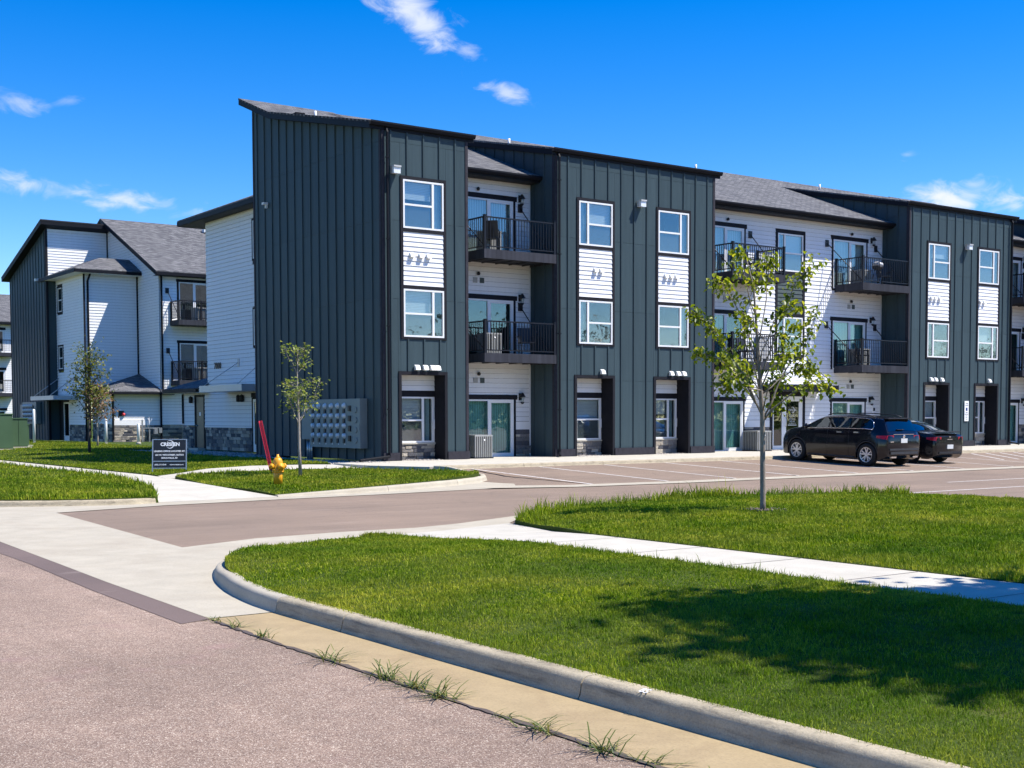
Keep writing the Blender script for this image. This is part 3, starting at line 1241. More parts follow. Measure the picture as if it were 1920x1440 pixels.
arcS = smooth_path([(-15.36, -24.66), (-15.32, -24.1), (-15.21, -23.4), (-15.04, -22.7), (-14.80, -21.95), (-14.44, -21.15), (-13.95, -20.4), (-13.3, -19.72), (-12.5, -19.2), (-11.7, -18.93), (-10.85, -18.84)], 3)
arcN = arc(-11.0, -5.6, 4.35, 270, 180, 14)
apron_poly = ([(-15.97, -24.62), (-15.37, -24.62)] + arcS + [(-9.8, -18.75), (-8.2, -18.2), (-7.3, -17.3), (-7.04, -16.9), (-8.8, -17.67), (-9.79, -17.94),
              (-11.07, -17.89), (-12.54, -18.05), (-13.87, -18.65), (-13.36, -11.24), (-11.05, -10.56), (-8.76, -10.3), (-6.1, -10.1),
              (-2.9, -9.72), (-1.6, -9.3), (0.2, -6.6), (-0.24, -6.1), (-1.24, -7.15), (-3.81, -8.6), (-6.56, -9.4), (-8.12, -9.4), (-10.8, -9.7)]
              + arcN[1:] + [(-15.35, 120), (-15.62, 120), (-15.60, -10), (-15.62, -16.35), (-15.77, -19.6), (-15.87, -21.6)])
structure(grid_sheet('driveway_apron', apron_poly, lambda x, y: ZS + 0.006, 999, 'concrete', 0),
          'pale concrete driveway apron sweeping between street and drive', 'driveway apron')
structure(grid_sheet('street_gutter', [(-16.02, -120), (-15.33, -120), (-15.33, -24.64), (-15.97, -24.64), (-16.03, -26)], lambda x, y: ZS + 0.004, 999, 'gutter', 0),
          'tan concrete gutter pan along the street kerb', 'gutter')
structure(grid_sheet('valley_gutter', [(-2.9, -9.75), (-0.6, -10.45), (3, -10.72), (90, -10.72), (90, -10.12), (3, -10.12), (-0.5, -9.85), (-1.6, -9.25)],
                     lambda x, y: ZS + 0.0105 + (0.014 if y > -10.3 else 0), 999, 'concrete', 0),
          'narrow pale concrete valley gutter between stalls and drive lane', 'gutter')

# ---- walks
def z_thin(x, y):
    k = sm((x + 7.6) / 2.5)
    return (-0.197) * (1 - k) + (-0.075 + 0.03 * (y + 1.2)) * k


walkF = [(-10.65, -120), (-9.38, -120), (-9.38, -21.8), (-8.88, -20.3), (-8.2, -18.22), (-9.8, -18.72), (-10.85, -18.85), (-10.72, -19.6), (-10.65, -20.5)]
wf = structure(grid_sheet('sidewalk', walkF, z_walk_front, 1.5, 'walk', 0.3), 'white concrete sidewalk crossing the front lawn', 'sidewalk')
walkN = [(-10.85, -9.66), (-9.75, -6.4), (-8.9, -1.65), (-8.65, 1.3), (-8.6, 9), (-8.6, 60), (-7.75, 60), (-7.7, 9), (-7.7, -0.2), (-7.95, -3.1), (-8.5, -7.3), (-8.1, -9.42)]
structure(grid_sheet('sidewalk', walkN, z_walk_north, 1.2, 'walk', 0.3), 'white concrete sidewalk running back past the yard sign', 'sidewalk')
thin = [(-8.1, -2.75), (-7.15, -2.25), (-5.8, -1.95), (-4.45, -1.75), (-2.5, -1.9), (-1.9, -2.4), (-1.9, -0.35), (-2.6, -0.05), (-4.45, 0.05), (-5.9, -0.15), (-7.0, -0.6), (-7.72, -1.2)]
structure(grid_sheet('sidewalk', thin, z_thin, 1.0, 'walk', 0.3),
          'narrow concrete path from the sidewalk to the building corner', 'sidewalk')
front = [(-1.9, -2.42), (-1.05, -4.0), (-0.9, -4.16), (90, -4.16), (90, 1.40), (0.02, 1.40), (0.02, -0.05), (-1.9, -0.3)]
fw_ = structure(grid_sheet('sidewalk', front, lambda x, y: -0.004 + 0.006 * min(0, y), 2.5, 'walk', 0.3),
                'broad concrete walk along the foot of the slate-green apartments', 'sidewalk')


def cut_joint(par, pts, zf):
    """tooled control joint: a dark narrow groove strip"""
    (x0, y0), (x1, y1) = pts
    d = Vector((x1 - x0, y1 - y0)).normalized()
    n = Vector((-d.y, d.x)) * 0.008
    v = [(x0 - n.x, y0 - n.y), (x1 - n.x, y1 - n.y), (x1 + n.x, y1 + n.y), (x0 + n.x, y0 + n.y)]
    obj('control_joint', mesh('control_joint', [(a, b, zf(a, b) + 0.003) for a, b in v], [(0, 1, 2, 3)]), 'bed', par)


for y in np.arange(-58, -21, 1.55):
    cut_joint(wf, ((-10.64, y), (-9.39, y)), z_walk_front)
for x in np.arange(1.5, 40, 3.0):
    cut_joint(fw_, ((x, -4.1), (x, -0.06)), lambda a, b: -0.004 + 0.006 * min(0, b))

# ---- kerbs
CURB_PROF = [(-0.02, -0.02), (-0.012, 0.004), (0.0, 0.018), (0.008, 0.055), (0.016, 0.094), (0.026, 0.115), (0.044, 0.129), (0.068, 0.135), (0.135, 0.137), (0.16, 0.134), (0.168, 0.12), (0.168, -0.1)]


def kerb(name, label, path, heights, zbase, seglen, side=1, mat='curb'):
    root = thing(name, label, 'kerb', (path[0][0], path[0][1], zbase(*path[0])))
    root['kind'] = 'structure'
    # resample
    P = [Vector(p) for p in path]
    L = [0]
    for a, b in zip(P[:-1], P[1:]):
        L.append(L[-1] + (b - a).length)

    def at(s):
        s = max(0, min(L[-1], s))
        for i in range(len(P) - 1):
            if s <= L[i + 1] + 1e-9:
                t = (s - L[i]) / max(1e-9, L[i + 1] - L[i])
                return P[i].lerp(P[i + 1], t), heights[i] + (heights[i + 1] - heights[i]) * t, (P[i + 1] - P[i]).normalized()
        return P[-1], heights[-1], (P[-1] - P[-2]).normalized()

    s = 0.0
    while s < L[-1] - 0.05:
        e = min(s + seglen, L[-1])
        n = max(2, int((e - s) / 0.12) + 1)
        V, F = [], []
        k = len(CURB_PROF)
        for i in range(n + 1):
            t = s + 0.006 + (e - s - 0.012) * i / n
            p, h, d = at(t)
            _, _, d1 = at(t - 0.3)
            _, _, d2 = at(t + 0.3)
            d = (d1 + d2).normalized()
            nn = Vector((-d.y, d.x)) * side
            for o_, z_ in CURB_PROF:
                q = p + nn * o_
                jit = 0.0014 * math.sin(t * 7.3 + z_ * 60) + 0.0012 * math.sin(t * 17.1 + z_ * 90)
                V.append((q.x + nn.x * jit, q.y + nn.y * jit, zbase(q.x, q.y) + (z_ if z_ < 0 else z_ * h + jit * .5)))
        for i in range(n):
            for j in range(k - 1):
                F.append((i * k + j, i * k + j + 1, (i + 1) * k + j + 1, (i + 1) * k + j))
        c0 = len(V)
        V += V[:k] + V[n * k:n * k + k]
        F.append(tuple(c0 + j for j in range(k)))
        F.append(tuple(c0 + k + j for j in range(k))[::-1])
        me = mesh('kerb_segment', V, F)
        me.polygons.foreach_set('use_smooth', [True] * (len(F) - 2) + [False] * 2)
        bm = bmesh.new()
        bm.from_mesh(me)
        bmesh.ops.recalc_face_normals(bm, faces=bm.faces)
        bm.to_mesh(me)
        bm.free()
        obj('kerb_segment', me, mat, root)
        s = e
    return root


flat = lambda x, y: ZS + 0.004
pS = [(-15.38, -60), (-15.38, -27.9), (-15.36, -24.66)]
kerb('kerb', 'weathered concrete street kerb curving round the foreground lawn', pS, [1, 1, 1], flat, 3.1, -1)
aS = arcS
kerb('kerb', 'pale concrete kerb return fading out at the driveway mouth', aS,
     [1.0 if i < 9 else max(0.10, 1 - (i - 9) * 0.085) for i in range(len(aS))], flat, 6.5, -1, 'concrete')
pN = [(-8.1, -9.45), (-6.56, -9.45), (-5.2, -9.15), (-3.81, -8.62), (-2.4, -7.9), (-1.24, -7.15), (-0.65, -6.65), (-0.32, -6.1), (-0.30, -5.5), (-0.45, -4.7), (-0.7, -4.2)]
kerb('kerb', 'pale concrete kerb round the hydrant lawn', pN, [0.25, 0.7, 0.9, 1, 1, 1, 1, 1, 0.95, 0.9, 0.8],
     lambda x, y: z_stall(x, y) + 0.003 if x > -3 else ZS + 0.004, 3.0, 1, 'concrete')
kerb('kerb', 'low concrete kerb along the left-hand verge', [(-10.95, -9.80)] + arcN[1:] + [(-15.35, 60)], [0.80] * (len(arcN) + 1), flat, 3.4, -1)
kerb('kerb', 'straight concrete kerb at the edge of the front walk', [(-0.75, -4.32), (75, -4.32)], [0.82, 0.82],
     lambda x, y: zlot(x, min(y, -4.3)) - 0.001, 3.05, 1)
kerb('kerb', 'low concrete kerb behind the right-hand lawn', [(-7.9, -17.95), (-5.1, -16.38), (-2.6, -15.7), (-1.2, -15.65), (-0.1, -15.95), (0.65, -16.8), (1.08, -18.2), (1.12, -20), (1.05, -60)],
     [0.2] + [0.45] * 8, flat, 3.2, -1, 'concrete')

# ---- lawns
LAWN_F = [(-15.262, -60), (-15.262, -24.9)] + offset_path(arcS, .115)[1:-1] + [(-10.84, -19.02), (-10.74, -19.6), (-10.67, -20.5), (-10.67, -60)]
LAWN_R = [(-9.36, -60), (-9.36, -21.8), (-8.86, -20.3), (-8.28, -18.5), (-7.6, -17.75), (-5.1, -16.52), (-2.6, -15.87), (-1.2, -15.82), (-0.2, -16.1), (0.5, -16.9), (0.9, -18.2), (0.95, -20), (0.9, -60)]
LAWN_H = [(-7.93, -3.0), (-8.48, -7.3), (-8.08, -9.28), (-6.56, -9.28), (-5.25, -8.98), (-3.88, -8.45), (-2.5, -7.74), (-1.34, -7.0), (-0.8, -6.5), (-0.5, -6.0), (-0.48, -5.4), (-0.65, -4.7), (-1.1, -4.0), (-1.95, -2.45), (-2.5, -1.93), (-4.45, -1.78), (-5.8, -1.98), (-7.1, -2.28)]
LAWN_L = [(-15.2, 60), (-15.2, -5.6)] + arc(-11.0, -5.6, 4.18, 180, 270, 12) + [(-10.88, -9.7), (-9.78, -6.4), (-8.93, -1.65), (-8.68, 1.3), (-8.63, 9), (-8.63, 60)]
LAWN_B = [(-7.68, 60), (-7.68, -0.3), (-7.70, -1.15), (-7.0, -0.57), (-5.9, -0.12), (-4.45, 0.08), (-2.6, -0.02), (-1.95, -0.2), (-1.7, 3), (-1.6, 20.7), (1.4, 20.7), (1.5, 24), (2.4, 36), (1.9, 44), (1.2, 60)]
structure(grid_sheet('lawn', LAWN_F, z_lawn_front, 0.8, 'soil', 0.25), 'earth of the foreground lawn inside the curving kerb', 'lawn')
structure(grid_sheet('lawn', LAWN_R, z_lawn_right, 0.9, 'soil', 0.25), 'earth of the right-hand lawn under the young tree', 'lawn')
structure(grid_sheet('lawn', LAWN_H, z_lawn_hyd, 0.8, 'soil', 0.25), 'earth of the small lawn round the yellow hydrant', 'lawn')
structure(grid_sheet('lawn', LAWN_L, z_lawn_left, 1.2, 'soil', 0.25), 'earth of the left-hand verge beside the street', 'lawn')
structure(grid_sheet('lawn', LAWN_B, z_lawn_back, 1.5, 'soil', 0.25), 'earth of the shaded lawn behind the yard sign', 'lawn')
BED = [(-1.98, -0.28), (0.0, -0.1), (0.0, 9.4), (1.4, 9.4), (1.4, 20.7), (-1.62, 20.7), (-1.72, 3)]
structure(grid_sheet('rock_bed', BED, lambda x, y: -0.075, 2.0, 'bed', 0.2), 'gravel planting bed at the foot of the dark end wall', 'planting bed')

# ---- stall lines
for x in (0.35, 2.8, 5.3, 7.85, 10.4, 13.02, 15.62, 18.3, 20.9):
    y0, y1 = -4.42, -10.05
    me = mesh('stall_line', [(x - .05, y0, z_stall(x, y0) + .005), (x + .05, y0, z_stall(x, y0) + .005), (x + .05, y1, z_stall(x, y1) + .005), (x - .05, y1, z_stall(x, y1) + .005)], [(0, 1, 2, 3)])
    obj('stall_line', me, 'paint_line', stalls)
for k in range(7):
    xa = 21.4 + k * 0.95
    pts = [(xa, -7.6), (xa + 0.12, -7.6), (xa + 2.5, -4.6), (xa + 2.38, -4.6)]
    obj('hatch_line', mesh('hatch_line', [(a, b, zlot(a, b) + .004) for a, b in pts], [(0, 1, 2, 3)]), 'paint_line', stalls)
for y, x0 in ((-16.9, 3.6), (-14.6, 8.4), (-19.5, 3.6)):
    obj('stall_line', mesh('stall_line', [(x0, y - .05, ZS), (x0 + 5.4, y - .05, ZS), (x0 + 5.4, y + .05, ZS), (x0, y + .05, ZS)], [(0, 1, 2, 3)]), 'paint_line', lot)

# chalk mark left on the kerb by the surveyors
place_text('kerb_mark', '8S', .075, (-15.335, -29.55, ZS + .145), (0.05, -1, 0), (1, 0, .25), 'ink', bpy.data.objects['kerb'], extrude=.0005)

# dirt and grit caught in the joint between asphalt and gutter
jr = random.Random(12)
V, F = [], []
y = -33.0
while y < -24.8:
    xc = -16.03 + 0.04 * sm((y + 26.2) / 1.5) + jr.uniform(-.006, .006)
    a, b = jr.uniform(.006, .030), jr.uniform(.006, .034)
    V += [(xc - a, y, ZS + .0075), (xc + b, y, ZS + .0075)]
    y += jr.uniform(.035, .09)
for i in range(len(V) // 2 - 1):
    F.append((2 * i, 2 * i + 1, 2 * i + 3, 2 * i + 2))
structure(obj('joint_dirt', mesh('joint_dirt', V, F), 'mulch'), 'ragged line of dark grit in the joint between street and gutter', 'dirt')

# ================================================================== APARTMENT BUILDING IN FRONT
B1 = thing('apartment_building', 'large three-storey apartment building with slate-green bays and white balconied recesses', 'building', (0, 0, 0), 'apartment buildings')
WR = random.Random(21)
SHED0, SHEDS = 10.44, 0.225
RW, ZE = 1.42, 9.44
YE, YR, ZR = 0.80, 9.34, 12.955            # eave, ridge and ridge height of the main roof
MSL = (ZR - ZE - .23) / (YR - YE)
YK = (SHED0 + SHEDS * .27 - ZR + MSL * YR) / (MSL - SHEDS)   # where the shed runs into the main slope


def roof_z(y):
    return max(SHED0 + SHEDS * (y + 0.27), ZR - MSL * (YR - y))


def shed_top(y):                       # underside of the roofs over the bays
    return roof_z(y) - 0.22


def slab(name, pts, th, mat, par):
    v = [tuple(p) for p in pts] + [(p[0], p[1], p[2] - th) for p in pts]
    n = len(pts)
    f = [tuple(range(n)), tuple(range(2 * n - 1, n - 1, -1))] + [(i, i + n, (i + 1) % n + n, (i + 1) % n) for i in range(n)]
    me = mesh(name, v, f)
    bm = bmesh.new()
    bm.from_mesh(me)
    bmesh.ops.recalc_face_normals(bm, faces=bm.faces)
    bm.to_mesh(me)
    bm.free()
    return obj(name, me, mat, par)


def bay(X0, X1, wins, rear, left_detail=True, o_left=0.25, o_right=0.25, hoods=((), ()), plain=False, first=None):
    fr = Front(0.0)
    top = lambda u: shed_top(0.0)
    holes = []
    if not plain:
        for wx, _ in wins:
            holes.append((wx - 0.10, wx + 1.60, 3.84, 8.93))
            holes.append((wx - 0.20, wx + 1.62, 0.0, 2.82))
    b0 = first if first is not None else X0 + 0.30
    battens = [b0 + 0.6 * i for i in range(-1, int((X1 - X0) / 0.6) + 2)]
    core = board_batten(fr, X0, X1, 0.0, top, battens, holes, B1, 'bay_front')
    # skirt board, cut at the openings
    for r in subtract((X0 - .02, X1 + .02, 0.0, 0.256), [(h[0], h[1], 0, 1) for h in holes if h[2] == 0.0]):
        bx('skirt_board', fr.b(r[0], r[1], 0.0405, 0.075, 0.0, 0.256), 'skirt', core)
    for i, (wx, kind) in enumerate([] if plain else wins):
        # column trim with two windows and a white panel between them
        for a, b in ((wx - .10, wx - .003), (wx + 1.503, wx + 1.60)):
            bx('window_trim', fr.b(a, b, -.05, 0.046, 3.84, 8.93), 'trim', core)
        for a, b in ((8.823, 8.93), (7.20, 7.307), (5.413, 5.52), (3.84, 3.907)):
            bx('window_trim', fr.b(wx - .002, wx + 1.502, -.05, 0.043, a, b), 'trim', core)
        window(fr, wx, 7.31, 1.5, 1.51, B1, kind, rnd=WR)
        window(fr, wx, 3.91, 1.5, 1.50, B1, kind, rnd=WR)
        lap_wall(fr, wx, wx + 1.5, 5.522, 7.198, [], B1, 'lap', 0.153)
        for hx in hoods[i][0]:
            vent_hood(wx + hx, 0.0245, 6.40, B1)
        for hx in hoods[i][1]:
            vent_hood(wx + hx, 0.047, 2.86, B1, 0.17)
        # ground-floor niche
        a, b = wx - .20, wx + 1.62
        bx('niche_trim', fr.b(a, a + .10, -.62, 0.046, 0.0, 2.82), 'trim', core)
        bx('niche_trim', fr.b(b - .10, b, -.62, 0.046, 0.0, 2.82), 'trim', core)
        bx('niche_trim', fr.b(a + .10, b - .10, -.62, 0.043, 2.72, 2.82), 'trim', core)
        ni = Front(0.62)
        a, b = a + .10, b - .10
        wz0, wz1, wa = 0.55, 2.03, wx - 0.035
        lap_wall(ni, a, b, 2.22, 2.72, [], B1, 'lap', 0.166)
        bx('niche_header', ni.b(a, b, -.05, 0.030, 2.032, 2.219), 'trim', core)
        bx('niche_side', ni.b(a, wa - .002, -.05, 0.02, wz0, 2.031), 'trim', core)
        bx('niche_side', ni.b(wa + 1.502, b, -.05, 0.02, wz0, 2.031), 'lap', core)
        window(ni, wa, wz0, 1.5, wz1 - wz0, B1, kind, blind='random', rnd=WR)
        bx('window_sill', ni.b(a, b, -.02, 0.075, wz0 - .05, wz0 - .003), 'walk', core)
        stone_wall(ni, a, b, 0.0, wz0 - .052, B1, True, seed=int(wx * 10) + 1)
        bx('niche_outlet', ni.b(b - .10, b - .02, .021, .07, 0.98, 1.30), 'white_trim', core)
    # left return wall
    lf = Left(X0)
    if left_detail:
        bts = [0.56 + 0.6 * i for i in range(0, int(rear / 0.6) + 1)]
        board_batten(lf, 0.0, rear, 0.0, shed_top, bts, [], B1, 'bay_side')
    else:
        obj('bay_side', prism(lf, [(0, 0), (rear, 0), (rear, shed_top(rear)), (0, shed_top(0))], -0.1, 0.0), 'panel', B1)
    # right return and back
    obj('bay_side', prism(Left(X1), [(0.02, 0), (rear, 0), (rear, shed_top(rear)), (0.02, shed_top(0.02))], 0.001, 0.10), 'panel', B1)
    obj('bay_back', boxes_mesh('bay_back', [(X0 + .1, X1 - .1, rear - .1, rear - .002, 0, shed_top(rear) - .05)]), 'panel', B1)
    # shed roof
    ya, yb = -0.045, YK
    zt = lambda y: SHED0 + SHEDS * (y + 0.27)
    xa, xb = X0 - o_left, X1 + o_right
    v = [(xa, ya, zt(ya)), (xb, ya, zt(ya)), (xb, yb, zt(yb)), (xa, yb, zt(yb))]
    v += [(x, y, z - 0.06) for x, y, z in v]
    if rear > 9:
        yc = YR + .28
        up_ = [(xa, YK, roof_z(YK)), (xb, YK, roof_z(YK)), (xb, yc, roof_z(yc)), (xa, yc, roof_z(yc))]
        slab('upper_slope', up_, .06, 'shingle', B1)
        slab('fascia', [(x + (.01 if x == xa else -.01), y, z - .062) for x, y, z in up_], .18, 'fascia', B1)
    rf = obj('shed_roof', mesh('shed_roof', v, [(0, 1, 2, 3), (7, 6, 5, 4), (0, 4, 5, 1), (1, 5, 6, 2), (2, 6, 7, 3), (3, 7, 4, 0)]), 'shingle', B1)
    bl = mesh('fascia', [(xa + .01, ya + .01, zt(ya) - .062), (xb - .01, ya + .01, zt(ya) - .062), (xb - .01, yb - .01, zt(yb) - .062), (xa + .01, yb - .01, zt(yb) - .062),
                         (xa + .01, ya + .01, zt(ya) - .24), (xb - .01, ya + .01, zt(ya) - .24), (xb - .01, yb - .01, zt(yb) - .24), (xa + .01, yb - .01, zt(yb) - .24)],
              [(0, 1, 2, 3), (7, 6, 5, 4), (0, 4, 5, 1), (1, 5, 6, 2), (2, 6, 7, 3), (3, 7, 4, 0)])
    obj('fascia', bl, 'fascia', rf)
    # gutter: K-profile with a rolled lip
    g = [(0.0, 0.0), (0.0, -0.13), (-0.085, -0.13), (-0.125, -0.05), (-0.125, 0.0), (-0.115, 0.0), (-0.115, -0.045), (-0.08, -0.12), (-0.01, -0.12), (-0.01, 0.0)]
    zt0 = zt(ya) - 0.005
    v = [(xa, ya + y, zt0 + z) for y, z in g] + [(xb, ya + y, zt0 + z) for y, z in g]
    n = len(g)
    f = [(i, (i + 1) % n, (i + 1) % n + n, i + n) for i in range(n)] + [tuple(range(n))[::-1], tuple(range(n, 2 * n))]
    obj('gutter', mesh('gutter', v, f), 'fascia', rf)
    return core


def vent_hood(x, d, z, par, s=0.15):
    y = -d
    w = s * .5
    v = [(x - w, y, z), (x + w, y, z), (x + w, y, z + s), (x - w, y, z + s),
         (x - w, y - s * .75, z + .01), (x + w, y - s * .75, z + .01), (x + w, y - s * .45, z + s * .8), (x - w, y - s * .45, z + s * .8)]
    f = [(0, 3, 2, 1), (4, 5, 6, 7), (3, 7, 6, 2), (0, 4, 7, 3), (1, 2, 6, 5), (0, 1, 5, 4)]
    return obj('vent_hood', mesh('vent_hood', v, f), 'hood', par)


def wall_pack(x, z, par):
    b = obj('wall_fixture', boxes_mesh('wall_fixture', [(x - .13, x + .13, -.30, -.05, z + .10, z + .15), (x - .12, x + .12, -.16, -.042, z - .08, z + .10)]), 'lamp_grey', par)
    bx('lens', (x - .12, x + .12, -.27, -.161, z - .09, z + .098), 'lens', b)
    return b


def downspout(x, y, z1, par, out=(-.5, -.3), mat='fascia'):
    s = 0.045
    p = [(x, y + .06, z1), (x, y - .01, z1 - .15), (x, y, z1 - .35), (x, y, 0.30), (x, y - .02, 0.14), (x + out[0], y + out[1], 0.05)]
    o = tube('downspout', p, s, mat, par, 6, False)
    for z in (1.6, 4.2, 6.9, 9.4):
        bx('strap', (x - .06, x + .06, y - .05, y + .03, z, z + .03), 'fascia', o)
    return o


HA = (.28, .62, .92)
HB = (.40, .72, 1.0, 1.16)
H2 = (.72, .98)
bay(0.0, 3.21, [(0.76, 'narrow_right')], 9.34, True, 0.44, 0.23, [((.30, .64, .92), (.45, .76, 1.03, 1.22))], first=0.32)
bay(6.78, 14.33, [(7.82, 'narrow_left'), (11.49, 'narrow_right')], YK, True, 0.14, 0.27, [((.72, .98), (1.02,)), ((.36, .62, .88), (.62, .96, 1.24))], first=7.34)
bay(25.84, 33.38, [(27.16, 'narrow_left'), (30.80, 'narrow_right')], YK, True, 0.14, 0.27, [((.22, .48, .80), (.25, .55, 1.0)), ((.12, .40), (.85,))], first=26.07)
bay(36.93, 40.14, [(37.9, 'narrow_left')], 9.34, False, 0.23, 0.44, [((), ())], first=37.2)
wall_pack(0.42, 9.02, B1)
wall_pack(10.57, 8.92, B1)
wall_pack(29.85, 8.80, B1)
downspout(0.16, -0.11, 10.33, B1, (-1.3, -.45))
downspout(6.90, -0.11, 10.33, B1, (-.25, -.35))
downspout(33.2, -0.11, 10.33, B1, (.3, -.35))
# camera on the dark end wall
obj('wall_fixture', boxes_mesh('cam', [(-.22, -.042, 8.05, 8.20, 9.02, 9.10), (-.12, -.042, 8.08, 8.16, 8.90, 9.02)]), 'hood', B1)
# accessible-parking sign on the third bay
s_ = bx('wall_sign', (29.87, 30.17, -.055, -.042, 1.12, 2.02), 'ink', B1)
# notice plate is lettered below with the other signs

# ---------------- recessed white walls
rec = Front(RW)


def patio_trim(fr, a, b, z1, core, z0):
    bx('door_header', fr.b(a - .16, b + .16, .001, .045, z1 + .003, z1 + .165), 'trim', core)
    for u in ((a - .10, a - .003), (b + .003, b + .10)):
        bx('door_trim', fr.b(u[0], u[1], .001, .040, z0, z1 + .002), 'trim', core)


def recess(u0, u1, doors, wins, entry, stone_holes):
    holes = []
    for a, b in doors:
        for z0, z1 in ((-.02, 1.97), (3.34, 5.39), (6.75, 8.80)):
            holes.append((a - .10, b + .10, z0, z1 + .003))
    for a in wins:
        holes.append((a - .13, a + 1.63, 3.80, 8.95))
    if entry:
        holes.append((18.88, 20.98, 0.0, 2.30))
    core = lap_wall(rec, u0, u1, 1.21, ZE + .1, holes, B1)
    low = [h for h in holes if h[2] < 0.5]
    for r in subtract((u0, u1, 0.93, 1.21), low):
        bx('band_board', rec.b(r[0], r[1], -.05, 0.034, .93, 1.208), 'lap', core)
    for i, r in enumerate(subtract((u0, u1, 0.0, 0.93), low)):
        stone_wall(rec, r[0], r[1], 0.0, 0.928, B1, True, seed=int(r[0] * 7) + i)
    for a, b in doors:
        for z0, z1 in ((-.02, 1.97), (3.34, 5.39), (6.75, 8.80)):
            patio_trim(rec, a, b, z1, core, z0)
            window(rec, a, z0, b - a, z1 - z0, B1, 'slider', blind='full' if z0 < 1 else 'random', rnd=WR, mats=('glass_door' if z0 < 5 else 'glass', 'vinyl'))
    for a in wins:
        for z0 in (3.90, 7.28):
            window(rec, a, z0, 1.5, 1.52, B1, 'narrow_left', rnd=WR)
        for u in ((a - .13, a - .003), (a + 1.503, a + 1.63)):
            bx('window_trim', rec.b(u[0], u[1], -.05, .046, 3.80, 8.95), 'trim', core)
        for z in ((8.803, 8.95), (7.15, 7.277), (5.423, 5.55), (3.80, 3.897)):
            bx('window_trim', rec.b(a - .002, a + 1.502, -.05, .043, z[0], z[1]), 'trim', core)
        lap_wall(rec, a, a + 1.5, 5.552, 7.148, [], B1, 'lap_grey', 0.165)
    bx('corner_trim', rec.b(u1 - .07, u1, .025, .05, 0.0, ZE), 'white_trim', core)
    return core


c1 = recess(3.21, 6.78, [(3.95, 6.03)], [], False, [])
c2 = recess(14.33, 25.84, [(15.28, 17.33), (22.66, 24.76)], [19.28], True, [])
c3 = recess(33.38, 36.93, [(34.1, 36.18)], [], False, [])


def sconce(x, z, par):
    y = RW
    b = obj('wall_lantern', boxes_mesh('sconce', [(x - .06, x + .06, y - .05, y - .025, z - .12, z + .12), (x - .02, x + .02, y - .20, y - .05, z + .06, z + .10)]), 'black', par)
    lathe('lantern_cap', [(0.0, .20), (.03, .19), (.12, .05), (.12, .04)], 'black', b, 8, (x, y - .16, z - .05))
    lathe('lantern_glass', [(.055, -.13), (.075, .03)], 'glass', b, 8, (x, y - .16, z - .05))
    lathe('lantern_base', [(.03, -.20), (.07, -.15), (.07, -.13)], 'black', b, 8, (x, y - .16, z - .05))
    return b


for x in (6.32, 25.12, 36.5):
    for z in (8.92, 5.50, 2.07):
        sconce(x, z, B1)
# soffit cameras and little square vents
for x0 in (4.35, 16.2, 23.6):
    for z in (6.25, 2.85):
        for k in (0, 1):
            bx('wall_vent', rec.b(x0 + k * .28, x0 + .17 + k * .28, .026, .05, z - .32, z - .14), 'lap_grey' if k else 'ac', B1)
    for z in (9.1, 6.25, 2.85):
        lathe('soffit_spot', [(0.0, -.07), (.05, -.06), (.06, .0), (.03, .05)], 'black', B1, 8, (x0 + .2, RW - .08, z))

# ---------------- entry with canopy and leasing-office door
er = Front(RW)
bx('entry_frame', er.b(18.88, 19.04, -.05, .05, 0, 2.36), 'trim', c2)
bx('entry_frame', er.b(20.84, 20.98, -.05, .05, 0, 2.36), 'trim', c2)
bx('entry_frame', er.b(19.04, 20.84, -.05, .048, 2.18, 2.36), 'trim', c2)
ed = obj('entry_door', boxes_mesh('entry_door', [er.b(*q) for q in (
    (19.04, 19.12, -.04, .03, 0, 2.18), (19.60, 19.74, -.04, .03, 0, 2.18), (20.74, 20.84, -.04, .03, 0, 2.18),
    (19.12, 19.60, -.04, .028, 2.10, 2.18), (19.12, 19.60, -.04, .028, 0, 0.16),
    (19.74, 20.74, -.04, .028, 2.08, 2.18), (19.74, 19.86, -.04, .026, 0.01, 2.08), (20.62, 20.74, -.04, .026, 0.01, 2.08),
    (19.86, 20.62, -.04, .026, 1.98, 2.08), (19.86, 20.62, -.04, .026, 0.01, 0.24))]), 'vinyl', B1)
bx('pane', er.b(19.12, 19.60, 0, .008, .16, 2.10), 'glass_dark', ed)
bx('pane', er.b(19.86, 20.62, 0, .008, .24, 1.98), 'glass_dark', ed)
obj('room', mesh('room', box_vf(er.b(19.0, 20.86, -1.5, -.045, 0, 2.2)), [f for i, f in enumerate(BOXF) if i != 2]), 'room', ed)
tube('pull_handle', [(19.80, RW - .03, .95), (19.80, RW - .10, .97), (19.80, RW - .10, 1.28), (19.80, RW - .03, 1.30)], .015, 'steel', ed, 6)


def crescent(name, cx, cz, r, y, mat, par):
    """thin crescent ring open to the left, lying on a wall facing -Y"""
    v, f = [], []
    n = 22
    for i in range(n + 1):
        a = math.radians(-140 + 280 * i / n)
        w = r * 0.24 * max(0.06, math.cos(a * 0.62))
        for rr in (r - w, r):
            v.append((cx + math.cos(a) * rr * 0.9, y, cz + math.sin(a) * rr))
    for i in range(n):
        f.append((2 * i, 2 * i + 1, 2 * i + 3, 2 * i + 2))
    return obj(name, mesh(name, v, f), mat, par)


